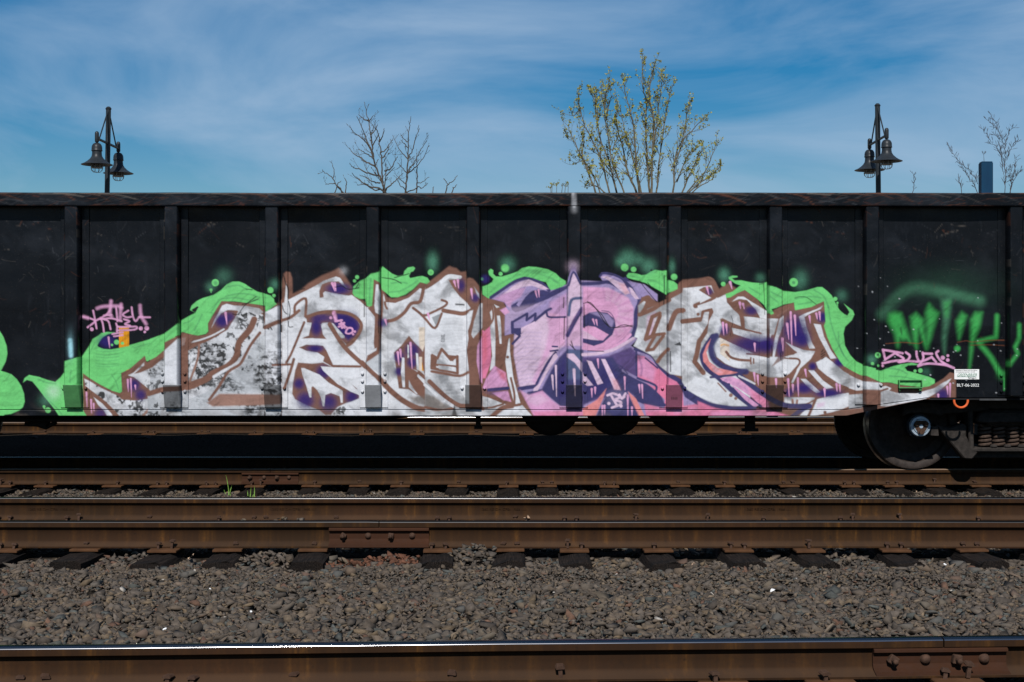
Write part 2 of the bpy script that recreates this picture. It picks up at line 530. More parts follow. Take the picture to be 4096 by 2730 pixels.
def G(t, c, x, y, r, a=0.5, sx=1.0, sy=1.0):         # spray mist, grainy at its edge
    if c == 'teal': r = r * 0.85
    if c == 'deep': a, r = min(a * 1.35, 1.2), r * 1.25
    p = pts_of(t, [(x, y)])[0]
    r = r / 2.24
    win = window(np.array([p]), r * 3 * max(sx, sy))
    if win is None: return
    q = ((GX[win] - p[0]) / (r * sx)) ** 2 + ((GY[win] - p[1]) / (r * sy)) ** 2
    al = a * np.exp(-(q ** 1.5 if c == 'deep' else q) * 0.8)
    al = al * ((0.9 if c == 'deep' else 0.6) + 0.8 * N_GRAIN[win] * np.clip(1 - al, 0, 1))
    blend(win, c, np.clip(al, 0, 0.96))
def drips(t, s, wd=15, c='pink'):
    for q in s.split(';'):
        S(t, c, q.strip(), wd * 1.15, 1.6, 1.0, taper=True, smooth=False)

# ---- greens, first layer
P(1, 'green', "-150,690 -60,680 0,730 30,780 58,860 65,930 50,1000 25,1050 5,1085 40,1095 100,1115 150,1160 190,1220 215,1290 222,1360 205,1410 170,1440 100,1470 40,1478 30,1492 0,1500 -260,1500 -280,1000 -220,760", 3)
P(1, 'green', "205,1190 220,1150 260,1122 350,1140 420,1165 495,1185 545,1140 575,1100 578,1000 640,980 740,950 800,860 830,800 880,770 910,745 960,737 1030,740 960,760 920,785 890,825 872,855 880,870 930,890 1000,893 1070,880 1160,855 1300,815 1470,762 1480,745 1570,705 1570,800 1470,885 1400,950 1320,1000 1305,990 1298,950 1240,1000 1160,1070 1086,1105 1088,1150 1095,1270 1075,1285 1000,1262 900,1210 800,1150 745,1110 745,1290 750,1440 785,1490 530,1490 490,1430 450,1380 400,1320 340,1240 290,1180 240,1165", 2.5)
G(1, 'teal', 410, 1350, 60, 0.35); G(1, 'white', 480, 1270, 55, 0.45)
D(1, 'green', 430, 1437, 25); D(1, 'green', 395, 1405, 12); S(1, 'green', "395,1410 400,1430", 10)
S(1, 'dgreen', "340,1160 420,1190 500,1200", 16, 3, 0.35); S(1, 'dgreen', "450,1360 520,1430 560,1487", 10, 3, 0.4)
S(1, 'cyan', "630,812 637,950", 34, 6); G(1, 'cyan', 632, 860, 30, 0.35, 0.8, 3)
G(1, 'deep', 960, 820, 45, 0.7, 1.3, 0.9)
drips(1, "972,785 982,880", 15)
D(1, 'green', 1045, 828, 22); D(1, 'green', 1003, 852, 10); 
P(1, 'yellow', "1066,690 1155,690 1157,862 1068,878", 1.2)
for x in range(1080, 1150, 16): S(1, 'rust', [(x, 700), (x, 860)], 4, 1.5, 0.35, smooth=False)
P(1, 'yellow', "1128,1083 1158,1068 1158,1083", 1); D(1, 'green', 1097, 838, 14)
for y in (905, 935, 960, 990, 1022, 1040): S(1, 'dgreen', [(860, y), (960, y + 8), (1065, y - 4)], 8, 3, 0.35)
for s in ("800,930 830,870 850,830", "1200,880 1300,850 1420,815", "1330,930 1350,890 1400,900", "1000,1120 1040,1180 1060,1250", "640,1080 630,1130 628,1190"): S(1, 'dgreen', s, 9, 3, 0.4)
# first tag
for s in ("835,545 850,620 865,705", "745,600 800,612 850,640 785,695", "850,640 960,575 1000,500", "930,590 1000,582", "1040,515 1045,560 1052,640",
          "1180,515 1190,590 1215,640 1250,600 1275,600", "1150,545 1100,580 1135,605 1180,600", "1245,605 1345,605", "900,610 920,660 930,735", "920,620 970,640 990,712",
          "1040,660 1060,690 1160,690 1225,690 1205,715 1060,722", "1110,622 1160,640 1120,665 1165,680", "1005,755 1100,740", "1020,775 1100,765", "1050,690 1048,735", "890,620 1000,615 1090,640"):
    S(1, 'pink', s, 15, 2.5, 0.95)
for s in ("870,525 930,508 1050,505 1090,520", "995,460 985,570 1000,600", "1085,490 1075,630", "1255,500 1265,590 1310,665", "750,600 790,612"):
    S(1, 'pink', s, 26, 6, 0.8)
for q in ((822, 712, 16), (1262, 705, 18), (1315, 703, 20), (1297, 735, 11)): D(1, 'pink', *q)

P(2, 'green', "0,800 128,752 288,630 340,600 410,565 360,540 375,500 420,460 470,435 570,405 640,360 690,310 740,285 800,285 850,305 900,340 960,375 1020,390 1080,410 1110,440 1115,470 1145,490 1110,505 1070,535 1060,560 1035,560 1030,500 980,495 850,475 760,462 645,462 600,530 545,620 522,660 525,730 500,755 430,768 380,765 290,735 250,765 128,820 128,900 60,960 0,990", 2.5)
P(2, 'black', "372,538 425,506 438,512 410,562 385,552", 2)
for s in ("640,440 760,430 880,450 980,450", "700,330 800,320 880,370", "680,420 780,395 900,400 980,430", "550,560 590,500 620,450", "400,720 440,640 470,580", "300,660 360,640 400,600"): S(2, 'dgreen', s, 12, 4, 0.4)
G(2, 'teal', 660, 240, 70, 0.28); G(2, 'teal', 1120, 310, 45, 0.5); G(2, 'teal', 545, 330, 45, 0.4)
D(2, 'green', 585, 295, 32); D(2, 'dgreen', 587, 298, 17, 4, 0.5); D(2, 'green', 547, 360, 13); S(2, 'green', "547,365 548,382", 7)
D(2, 'green', 1080, 362, 27); D(2, 'green', 1110, 410, 15)

# ---- brown body of the left letters, then the whites on it
P(1, 'brown', "742,1105 800,1150 900,1210 1000,1262 1075,1285 1095,1270 1088,1105 1160,1070 1240,1000 1298,950 1310,1000 1320,1010 1400,960 1470,900 1600,860 1600,1500 785,1500 745,1440", 3)
P(2, 'brown', "0,990 60,960 128,900 128,830 250,770 290,740 430,770 500,760 527,735 524,660 600,530 645,460 850,475 980,495 1030,510 1035,560 1062,560 1110,510 1150,470 1185,440 1190,260 1215,200 1250,200 1268,250 1275,400 1290,390 1290,1500 0,1500", 4)
P(1, 'white', "755,1155 800,1175 900,1235 1060,1310 1090,1340 1200,1352 1330,1335 1430,1300 1480,1280 1480,1500 1060,1500 1000,1430 930,1370 850,1300 770,1240", 3, k='m')
S(1, 'brown', "770,1245 850,1305 950,1385 1050,1490", 34, 3)
P(1, 'white', "840,1320 920,1380 1000,1470 1010,1490 960,1490 930,1440 880,1390", 3)
S(1, 'lbrown', "1440,1325 1350,1410 1280,1490", 22, 3)
P(1, 'white', "1148,1125 1200,1100 1292,1008 1292,1035 1200,1112 1260,1100 1400,1040 1480,985 1480,1275 1380,1287 1300,1220 1200,1140", 3, k='m')
P(1, 'white', "1475,905 1610,815 1610,1285 1475,1250", 3, k='w')
G(1, 'deep', 1200, 1210, 40, 0.8); G(1, 'deep', 1260, 1300, 36, 0.7); G(1, 'deep', 900, 1470, 40, 0.6)
drips(1, "1145,1165 1150,1272; 1172,1155 1180,1322; 1212,1216 1216,1256; 775,1280 780,1412; 817,1345 820,1465; 840,1380 842,1446")

P(2, 'dwhite', "0,1072 128,965 128,1230 60,1262 0,1280", 3, k='m')
P(2, 'white', "128,905 252,792 252,1215 128,1215", 3)
P(2, 'white', "290,790 322,780 310,850 290,862", 2)
P(2, 'white', "345,905 560,800 700,715 790,560 1010,580 1030,690 1190,640 1190,1500 345,1500", 3, k='m')
P(2, 'white', "345,905 440,850 560,805 680,740 740,690 790,590 800,540 960,540 1010,590 940,640 890,700 880,760 790,820 770,900 730,990 650,1060 550,1110 500,1150 345,1230", 4, k='m')
P(2, 'white', "553,700 575,640 650,500 690,485 760,500 870,505 980,525 1015,560 960,590 900,560 800,560 785,545 700,540 640,570 590,640", 3)
P(2, 'brown', "580,692 600,640 650,570 700,545 760,545 783,580 740,650 680,700 620,715", 3)
G(2, 'deep', 650, 635, 46, 0.85); G(2, 'deep', 720, 600, 30, 0.6)
drips(2, "680,565 693,668", 20)
S(2, 'white', "370,828 450,808 560,768 665,712", 14, 2)
S(2, 'brown', "935,625 895,715 800,830 775,950 700,1040 560,1110 500,1160 345,1215", 56, 3)
P(2, 'dwhite', "1030,760 1030,1285 620,1290 560,1360 500,1425 345,1425 345,1340 500,1280 640,1160 800,1050 860,960 980,780", 4, k='m')
P(2, 'dwhite', "-20,1300 140,1260 350,1250 345,1500 -20,1500", 4, k='m')
P(2, 'dwhite', "300,1410 1290,1395 1290,1500 300,1500", 3, k='m')
S(2, 'white', "992,640 965,730 885,840 840,945 760,1030 650,1090 572,1138", 26, 3)
S(2, 'brown', "985,745 905,850 845,960 800,1030 700,1095 620,1220 530,1345", 26, 3)
P(2, 'lbrown', "510,1372 620,1290 1030,1295 1180,1300 1180,1385 1030,1392 560,1405", 5)
S(2, 'lbrown', "442,850 430,960 400,1060 355,1180", 20, 2)
S(2, 'brown', "-10,1290 60,1268 130,1250 345,1235 500,1165", 46, 4)
P(2, 'white', "1030,560 1150,500 1150,640 1030,690", 2)
P(2, 'white', "1030,715 1185,660 1185,1215 1030,1215", 2, k='m')
S(2, 'brown', "1030,695 1150,645 1190,622", 38, 3)
P(2, 'brown', "290,740 350,765 430,772 350,860 290,905", 3, 0.85)

# ---- second letter
P(3, 'brown', "66,480 65,300 80,215 105,198 135,205 152,260 156,400 240,350 300,300 420,230 520,190 570,163 600,185 650,270 690,330 700,380 760,440 815,470 820,500 870,500 875,300 880,260 940,280 1000,420 1050,440 1180,410 1250,350 1300,290 1380,305 1450,240 1570,148 1570,1500 66,1500", 6)
P(3, 'white', "66,500 115,452 250,385 420,290 545,246 590,262 655,380 757,458 818,515 870,512 890,600 960,690 975,400 990,472 1080,480 1200,432 1320,345 1420,310 1570,205 1570,1500 66,1500", 3)
P(3, 'brown', "880,258 937,283 962,420 962,690 932,950 812,1012 828,942 890,880 885,840 895,600 828,520 878,500", 3)
G(3, 'white', 612, 188, 30, 0.35)
P(3, 'green', "695,390 700,330 760,280 815,255 860,215 930,200 965,150 1050,215 1100,235 1150,225 1160,190 1190,160 1240,150 1255,165 1240,190 1215,200 1200,235 1210,255 1280,240 1320,235 1365,250 1392,290 1370,310 1300,290 1240,350 1170,400 1100,425 1040,425 1000,390 960,360 935,290 885,265 878,400 870,500 845,510 820,500 810,440 760,440 710,415", 3)
for s in ("860,260 850,350 848,480", "1020,380 1120,370 1200,330 1280,280", "1040,300 1120,290 1180,300", "740,350 760,310"): S(3, 'dgreen', s, 14, 4, 0.4)
D(3, 'green', 735, 245, 18); D(3, 'green', 712, 278, 14)
G(3, 'teal', 1412, 110, 50, 0.75, 0.9, 1.5); D(3, 'green', 1395, 202, 26); D(3, 'dgreen', 1397, 205, 9, 3, 0.35)
P(3, 'white', "65,650 200,600 262,570 270,600 255,660 200,790 120,960 65,1020", 3)
P(3, 'white', "85,470 100,300 112,360 115,450 250,380 380,320 430,280 545,240 580,250 640,340 655,360 630,345 560,285 480,290 430,300 395,350 390,430 430,440 450,385 560,410 680,430 757,460 757,575 650,555 520,545 380,565 285,600 285,430 270,420 190,470 170,500 175,560 220,545 200,580 100,620 65,630 65,480", 3)
S(3, 'brown', "175,560 185,490 275,438 272,595", 24, 3)
P(3, 'brown', "400,432 395,370 420,310 480,287 570,282 640,350 692,402 660,412 560,395 450,372 430,388 436,424", 3)
G(3, 'deep', 570, 350, 60, 0.85, 1.3, 0.6)
drips(3, "512,300 535,370; 535,300 545,368", 20)
P(3, 'brown', "280,600 400,560 520,550 640,565 720,600 770,650 776,700 740,770 690,830 650,857 590,800 500,670 480,650 430,655 410,670 430,760 460,800 380,795 240,795 300,760 325,655 285,650", 3)
G(3, 'deep', 640, 670, 80, 0.9, 1.2, 1.0); G(3, 'deep', 370, 690, 45, 0.8, 0.8, 1.3); G(3, 'deep', 420, 610, 45, 0.6, 1.5, 0.6)
P(3, 'white', "290,660 328,652 302,768 248,788 270,720", 2.5)
P(3, 'white', "500,655 522,662 622,772 622,790 590,792 548,735", 2.5)
P(3, 'white', "215,880 240,800 340,792 430,820 550,885 500,820 450,780 415,690 425,660 470,680 600,870 765,1000 765,1035 540,1035 500,960 440,870 360,852 230,862", 3)
P(3, 'white', "200,880 230,900 300,930 400,935 445,960 430,1002 330,1018 205,1012", 3)
P(3, 'brown', "215,875 280,850 430,860 460,900 520,1030 600,1130 742,1250 700,1242 560,1130 500,1040 430,1000 442,960 380,920 280,905", 2.5)
G(3, 'deep', 360, 885, 36, 0.8, 1.5, 0.7)
P(3, 'white', "640,862 762,800 780,720 745,640 757,585 757,455 818,515 892,600 882,840 845,890 820,940 762,998", 3)
P(3, 'deep', "560,572 640,592 715,640 742,700 705,772 655,812 600,745 535,640", 8, 0.9)
P(3, 'white', "500,655 522,662 622,772 622,790 590,792 548,735", 2.5)
S(3, 'brown', "285,602 400,563 520,553 640,566 720,602 768,655 772,705 738,772 690,832 650,858", 30, 3)
P(3, 'white', "65,1055 150,1000 200,1015 165,1200 155,1300 200,1370 300,1420 440,1500 65,1500", 3)
P(3, 'brown', "205,1010 330,1020 430,1010 510,1050 600,1150 700,1250 757,1310 750,1332 640,1372 560,1410 500,1480 450,1480 400,1440 280,1390 180,1340 152,1290 160,1200 180,1080", 4)
for q in ((270, 1350, 55), (480, 1370, 55), (690, 1320, 45), (430, 1095, 45), (215, 1200, 35)): G(3, 'deep', *q, 0.75)
P(3, 'white', "235,1060 260,1060 400,1120 480,1190 605,1262 607,1370 590,1372 580,1312 500,1282 450,1302 442,1402 428,1402 410,1320 380,1260 340,1222 325,1232 326,1322 310,1322 280,1220 245,1120", 2.5)
P(3, 'white', "410,1045 540,1052 640,1152 740,1262 757,1302 680,1272 560,1202 430,1082", 2.5)
S(3, 'brown', "525,1042 640,1044 765,1046", 22, 2.5); S(3, 'brown', "490,668 620,868 790,1030 930,1160", 40, 3)
S(3, 'brown', "-20,1035 65,1030 140,1027", 20, 2); S(3, 'brown', "262,650 150,920 100,1012", 22, 2.5); S(3, 'brown', "168,982 140,1080 85,1240", 26, 3)
S(3, 'brown', "-20,660 65,632 140,605 215,545", 28, 3)
P(3, 'white', "490,1500 560,1420 660,1372 757,1332 757,1500", 3, k='m')
P(3, 'white', "755,1060 830,1070 960,1200 1020,1262 1150,1400 1280,1452 1570,1490 1570,1500 755,1500", 3)
P(3, 'dwhite', "820,1010 935,930 945,1000 930,1110 830,1040", 3)
S(3, 'brown', "780,1010 860,1090 940,1160", 40, 3)
P(3, 'white', "905,310 925,310 942,400 936,582 900,562 890,500", 2.5)
P(3, 'white', "820,915 840,905 912,880 906,902 830,946", 2)
P(3, 'white', "970,400 990,470 1080,477 1200,430 1300,345 1330,360 1312,450 1230,460 1160,540 1070,612 1000,612 970,590", 3)
S(3, 'brown', "985,470 990,500 1003,528", 20, 3)
P(3, 'white', "955,760 1010,712 1100,655 1232,492 1330,562 1440,702 1500,562 1570,570 1570,1090 1390,1090 1360,1000 1370,900 1400,760 1360,820 1330,905 1250,830 1200,770 1130,860 1065,920 1095,1150 1110,1240 1010,1190 955,1130", 3)
P(3, 'white', "1240,500 1300,470 1320,440 1340,340 1400,310 1450,260 1570,200 1570,540 1500,520 1480,450 1440,460 1500,500 1420,540 1330,560", 3)
S(3, 'brown', "1000,642 1080,622 1160,562 1220,482 1300,462 1332,340", 32, 3)
G(3, 'deep', 968, 655, 30, 0.7); drips(3, "988,628 1001,675", 18)
S(3, 'brown', "1238,522 1300,570 1440,692 1482,590 1505,540 1532,480", 24, 2.5)
P(3, 'brown', "1310,580 1420,560 1500,542 1480,600 1440,690", 2.5); P(3, 'grey', "1405,650 1420,575 1485,560 1440,680", 3, 0.8)
G(3, 'deep', 1385, 600, 30, 0.7); drips(3, "1370,572 1389,628", 18)
P(3, 'tan', "1290,693 1376,693 1376,900 1290,900", 1.2)
P(3, 'brown', "1065,920 1130,860 1200,770 1260,840 1310,890 1330,920 1325,990 1295,1090 1242,1072 1300,1112 1380,1182 1335,1290 1270,1302 1200,1252 1110,1242 1090,1100", 3.5)
for q in ((1110, 960, 36), (1230, 900, 46), (1230, 1010, 34), (1110, 1090, 28)): G(3, 'deep', *q, 0.75)
P(3, 'white', "1140,965 1160,970 1166,1232 1145,1232 1128,1100", 2); P(3, 'white', "1187,850 1200,855 1202,962 1188,972", 2); P(3, 'white', "1262,925 1282,930 1292,1082 1270,1072", 2)
P(3, 'white', "1200,1110 1240,1130 1332,1262 1270,1297 1200,1232", 2.5)
P(3, 'tan', "1292,960 1376,960 1376,1085 1292,1085", 1.2, 0.9)
P(3, 'yellow', "1316,1010 1360,1010 1362,1085 1318,1085", 2, 0.95)
S(3, 'brown', "1402,760 1345,900 1335,1000 1350,1090 1370,1165", 34, 3)
drips(3, "1100,918 1111,1032; 1122,895 1131,970; 1214,835 1229,1068", 18)
P(3, 'dwhite', "1390,1090 1570,1120 1570,1290 1480,1240 1400,1170", 3)
S(3, 'brown', "1210,1110 1290,1250 1400,1340 1570,1410", 72, 4)
S(3, 'white', "1290,1130 1400,1240 1570,1342", 30, 2.5); S(3, 'brown', "1290,1100 1400,1190 1570,1290", 32, 3)
S(3, 'brown', "930,1150 1050,1275 1180,1372 1330,1430 1570,1412", 50, 4); S(3, 'brown', "1130,1340 1190,1395 1260,1432", 14, 2)
P(3, 'tone', "1190,1320 1320,1310 1480,1370 1560,1410 1400,1400 1280,1380", 8, 0.7)

P(4, 'brown', "0,320 60,270 150,200 215,148 280,165 320,200 365,195 372,260 395,252 430,260 490,330 515,420 515,1500 0,1500", 5)
P(4, 'white', "0,365 140,275 210,230 320,246 372,480 372,1500 0,1500", 3)
P(4, 'white', "0,360 60,330 140,270 200,225 260,225 320,240 320,260 240,255 210,265 250,330 300,380 310,420 370,470 440,490 390,540 180,545 195,500 190,480 140,450 170,490 100,530 0,570", 3)
S(4, 'white', "150,285 215,238 315,248", 34, 3, k=0)
P(4, 'white', "95,700 165,575 375,595 390,800 395,1085 300,1095 292,960 230,1000 150,872 130,970 45,930 0,1010 0,760", 3)
for y in range(620, 880, 26): S(4, 'grey', [(150 + (y % 40), y), (250, y - 6), (330, y + 4)], 16, 6, 0.22)
P(4, 'white', "40,1100 160,1130 395,1100 395,1390 310,1385 200,1320 100,1240 40,1170", 3)
for y in range(1130, 1330, 30): S(4, 'grey', [(120 + (y - 1130) * 0.5, y), (230, y + 6), (310, y)], 18, 6, 0.32)
S(4, 'brown', "165,545 250,560 330,572 380,560 470,520", 38, 3); S(4, 'brown', "0,590 100,545 180,502 196,470 150,450", 22, 2.5)
S(4, 'brown', "0,615 90,702 150,572", 22, 2.5); P(4, 'grey', "62,605 142,572 97,680", 2.5, 0.8); drips(4, "26,572 43,632", 18)
S(4, 'brown', "65,945 112,972 150,890 232,985 290,955 292,1105 60,1060 65,945", 26, 3, smooth=False)
S(4, 'brown', "110,1032 290,1047", 22, 2.5); P(4, 'brown', "50,940 110,975 100,1060 60,1070", 2.5); P(4, 'brown', "195,940 290,950 250,1000 225,990", 2.5)
P(4, 'white', "120,1035 275,1052 278,1092 125,1068", 2)
S(4, 'brown', "60,1090 180,1110 310,1130 395,1095", 24, 3)
P(4, 'brown', "210,270 320,260 365,200 375,475 312,420 250,340", 4); G(4, 'deep', 325, 320, 36, 0.7, 0.7, 1.2); drips(4, "262,283 276,332; 294,272 301,345", 20)
P(4, 'black', "270,480 355,485 352,500 272,498", 2, 0.8)
P(4, 'brown', "372,300 400,252 450,280 500,370 505,470 482,500 430,700 440,790 500,740 515,760 475,860 460,1000 492,1180 420,1205 393,1080 373,900 398,750 430,550 378,480", 3)
P(4, 'white', "440,330 482,390 497,442 470,420", 2); P(4, 'white', "485,500 500,480 575,470 592,540 577,635 512,702 432,792 415,762 440,640", 3)
P(4, 'white', "373,582 400,550 432,540 410,650 384,725", 2.5); G(4, 'deep', 450, 430, 28, 0.7); drips(4, "415,355 425,440", 20)
P(4, 'rose', "470,860 510,770 515,1200 495,1180 462,1000", 3, 0.9)

# ---- the purple letter
P(4, 'lav', "580,440 800,290 900,255 1050,310 1110,365 1270,310 1285,250 1310,180 1345,175 1390,290 1420,310 1420,1500 980,1500 850,1240 795,950 800,750 712,770 716,585 690,545 730,510 715,470", 4)
G(4, 'lpink', 1325, 150, 40, 0.6, 1.0, 1.0); G(4, 'plum', 1330, 180, 34, 0.9, 0.7, 1.0)
P(5, 'lav', "55,275 250,285 225,240 240,205 330,210 430,255 520,290 620,310 740,400 740,460 600,470 570,500 560,700 530,780 560,800 500,860 560,900 680,950 760,1060 850,1120 960,1200 1000,1290 1100,1370 1300,1420 1570,1430 1570,1500 55,1500", 4)
P(4, 'brown', "515,410 590,440 700,470 726,515 668,540 716,585 712,770 795,750 797,950 850,1240 982,1500 515,1500", 3.5)
P(4, 'green', "515,330 560,315 600,290 615,262 575,225 568,190 590,170 612,185 610,215 635,240 690,240 760,220 830,195 870,165 930,150 1000,155 1100,175 1170,210 1210,250 1260,280 1262,305 1230,330 1180,352 1120,362 1105,330 1085,290 1000,270 890,240 800,270 720,330 640,390 600,435 565,435 515,400", 3)
for s in ("570,400 640,330 740,270 850,220", "930,200 1020,215 1120,250 1180,290", "900,180 1000,190 1100,210", "1150,270 1200,300"): S(4, 'dgreen', s, 16, 5, 0.35)
G(4, 'teal', 740, 130, 60, 0.6); D(4, 'green', 718, 165, 34, 5); D(4, 'green', 678, 216, 17); D(4, 'green', 515, 262, 12); G(4, 'deep', 540, 262, 26, 0.7)
S(4, 'navy', "590,428 700,352 800,288 900,256 1000,280 1060,310 1112,365", 28, 3)
P(4, 'pink', "620,440 720,380 800,350 900,340 860,420 780,470 760,520 735,500 700,465", 6, 0.6)
P(4, 'lpink', "700,400 780,330 850,290 930,265 1050,315 1110,352 1060,357 960,322 880,332 800,362", 3)
P(4, 'navy', "770,500 800,480 860,450 900,400 970,365 1060,360 1120,378 1180,347 1285,315 1272,350 1200,392 1100,442 1000,482 880,542 810,562 780,540", 4)
P(4, 'lav', "820,492 850,440 960,362 900,422 842,510", 3); drips(4, "990,372 1004,430; 1018,358 1023,425", 16)
P(4, 'lpink', "800,770 860,745 1090,560 1270,600 1255,850 1190,900 1000,1212 850,1240 797,950", 5)
P(4, 'rose', "1090,560 1270,600 1255,860 1150,880 1080,1000 990,1210 960,1180 1080,880 1110,720", 10, 0.75)
for y in range(640, 1180, 34): S(4, 'lav', [(830, y + 120), (930, y + 100), (1040 - (y - 640) * 0.1, y + 104)], 12, 6, 0.35)
P(4, 'lpink', "720,560 780,520 900,500 1060,480 900,560 780,640 740,740 715,740", 10, 0.35); P(4, 'pink', "1120,470 1270,390 1270,600 1110,590", 10, 0.5)
P(4, 'pink', "670,540 725,515 760,560 715,585", 4, 0.9)
S(4, 'navy', "782,650 915,572 910,632 990,572 985,632 1090,545 1128,528", 22, 2.5, smooth=False)
P(4, 'navy', "768,690 800,702 862,700 852,782 788,742", 2.5); S(4, 'navy', "782,650 785,742", 28, 2.5); S(4, 'navy', "850,752 1000,622 1090,548", 22, 2.5); S(4, 'navy', "785,842 850,772", 22, 2.5); S(4, 'navy', "1090,560 1112,602 1260,602", 18, 2.5)
P(4, 'lav', "806,652 896,602 890,632 806,692", 2)
P(4, 'lpink', "862,700 985,640 985,660 862,750", 2)
S(4, 'navy', "1170,922 1100,1012 1000,1202 1010,1242", 24, 2.5)
S(4, 'navy', "1142,866 1186,868", 16, 2); S(4, 'navy', "1122,908 1190,900", 16, 2)
S(4, 'navy', "848,1245 1000,1222", 36, 3); S(4, 'navy', "930,1292 1040,1268", 38, 3)
P(4, 'lpink', "1175,925 1192,960 1100,1092 1012,1260 970,1267 975,1242 1022,1200 1150,945", 2)
P(4, 'navy', "1040,1258 1130,1080 1200,970 1270,895 1420,895 1420,1420 1210,1402 1130,1332", 5)
P(4, 'deep', "1180,1150 1250,950 1270,1300 1200,1330", 14, 0.5)
drips(4, "1140,1128 1149,1255; 1173,1040 1179,1315", 18, 'lpink')
P(4, 'rose', "850,1255 930,1302 1050,1262 1130,1342 1210,1402 1420,1420 1420,1500 982,1500", 5); P(4, 'hot', "960,1450 1420,1440 1420,1500 985,1500", 8, 0.7)
P(4, 'lpink', "880,1280 960,1310 1040,1290 1110,1350 1000,1400 930,1370", 10, 0.5)
# parts of the brown letter overlapping it
P(4, 'hot', "515,722 582,682 592,760 592,1000 542,1152 515,1152", 3); P(4, 'red', "515,760 550,740 560,940 520,1060", 10, 0.5)
P(4, 'white', "583,690 598,640 580,560 595,545 612,500 622,600 632,800 627,1040 580,1085 602,950", 2.5)
S(4, 'brown', "600,480 612,600 590,660 530,720", 18, 2.5)
P(4, 'white', "645,590 672,590 682,700 687,842 670,842 655,700", 2); P(4, 'white', "618,488 668,512 640,522", 2)
P(4, 'rose', "545,1160 620,1040 640,1050 722,1100 742,1232 580,1252 515,1242", 4); P(4, 'red', "640,1060 722,1105 730,1180 680,1150", 10, 0.7)
S(4, 'navy', "570,1256 742,1240", 30, 2.5); P(4, 'rose', "600,1282 742,1262 772,1362 700,1347", 4); G(4, 'plum', 620, 1280, 40, 0.5, 1.8, 0.6)
P(4, 'white', "750,800 762,790 760,900 772,1000 792,1150 858,1387 800,1382 740,1150 720,1000", 2.5)
D(4, 'brown', 740, 962, 13)
P(4, 'white', "515,1312 600,1332 680,1372 830,1402 872,1392 970,1500 515,1500", 3)
S(4, 'brown', "515,1292 620,1332 780,1392 852,1386", 24, 2.5); S(4, 'brown', "515,1420 600,1412 700,1382", 18, 2.5); S(4, 'brown', "600,1495 690,1420 780,1400", 44, 4)
S(4, 'brown', "770,1150 800,1290 800,1390", 20, 2.5)
P(4, 'tone', "0,1290 80,1312 160,1372 242,1422 150,1442 0,1412", 6, 0.8); S(4, 'brown', "0,1412 150,1440 250,1420", 26, 3)
S(4, 'brown', "40,1180 180,1312 300,1392 400,1402 515,1425", 40, 3); S(4, 'white', "0,1210 120,1312 252,1402", 26, 2.5)
P(4, 'white', "-5,1455 250,1435 400,1425 515,1440 515,1500 -5,1500", 3); P(4, 'black', "262,1385 240,1490 287,1490", 4, 0.85)
# rib face
P(4, 'lpink', "1272,470 1290,310 1330,205 1380,300 1405,330 1405,860 1272,860", 4); P(4, 'rose', "1272,620 1405,560 1405,860 1272,860", 14, 0.5)
S(4, 'navy', "1288,320 1330,200 1392,305", 18, 3)
S(4, 'blueg', "1288,585 1312,452 1398,432", 26, 3); P(4, 'lpink', "1350,452 1377,452 1302,682 1275,732", 3)
S(4, 'plum', "1405,530 1340,640 1278,765", 40, 4); S(4, 'navy', "1398,560 1278,770", 16, 3)
P(4, 'blueg', "1272,890 1405,905 1405,1210 1272,1210", 5); P(4, 'lpink', "1272,932 1332,930 1405,1012 1405,1095 1342,1012 1272,962", 3)
P(4, 'navy', "1272,1160 1405,1160 1405,1440 1272,1440", 8, 0.9)
drips(4, "1335,1075 1346,1310", 22, 'lpink')
for s in ("1310,820 1330,880", "1300,850 1345,895", "1245,430 1240,520", "1250,600 1245,800"): S(4, 'black', s, 10, 2, 0.85)
# right half of the purple letter
P(5, 'pink', "70,330 300,340 400,390 480,430 525,520 520,680 470,770 350,862 200,882 70,882", 5)
for k_ in range(26):
    a_ = R(-100 + k_ * 8)
    S(5, 'dwhite' if k_ % 3 else 'plum', [(290 + 110 * math.cos(a_), 560 + 110 * math.sin(a_)), (290 + 225 * math.cos(a_), 560 + 215 * math.sin(a_))], 16, 7, 0.22, smooth=False)
S(5, 'navy', "450,268 560,400 582,462 552,560 547,680 520,762 430,832 350,882", 46, 4); S(5, 'navy', "70,305 200,300 300,290 390,332", 32, 4)
P(5, 'lav', "470,285 520,290 600,400 590,440 570,440 520,340", 4, 0.9); P(5, 'lpink', "485,335 510,345 575,440 540,442 505,400", 3)
S(5, 'navy', "225,238 250,212 340,222 430,266 470,332", 22, 3)
P(5, 'lpink', "230,242 290,236 400,290 440,302 492,390 450,402 390,352 300,272", 3); P(5, 'salmon', "390,300 440,305 490,385 450,400", 8, 0.4)
P(5, 'navy', "70,595 130,562 200,552 290,565 345,612 365,682 335,762 252,835 170,862 70,832", 3); P(5, 'lav', "120,560 210,556 300,580 350,640 330,700 280,650 220,600", 5, 0.85)
P(5, 'pink', "70,700 120,682 180,690 302,760 252,812 150,805 70,792", 3); P(5, 'lpink', "70,720 110,740 215,812 150,806 70,792", 3, 0.8)
drips(5, "162,625 178,672; 190,630 201,680", 16)
S(5, 'pink', "80,880 200,892 330,872 420,832 490,760", 34, 4); S(5, 'lpink', "70,940 200,930 330,900 430,850 522,795", 28, 3)
P(5, 'plum', "70,962 300,950 500,872 560,930 650,1000 560,1130 700,1240 600,1360 480,1272 130,1365 70,1390", 6)
P(5, 'navy', "70,1000 340,960 400,1060 560,1140 660,1210 770,1292 808,1382 770,1412 600,1362 480,1272 400,1272 300,1262 130,1362 70,1392", 6)
P(5, 'deep', "90,1200 300,1000 400,1150 300,1260 150,1330", 20, 0.45)
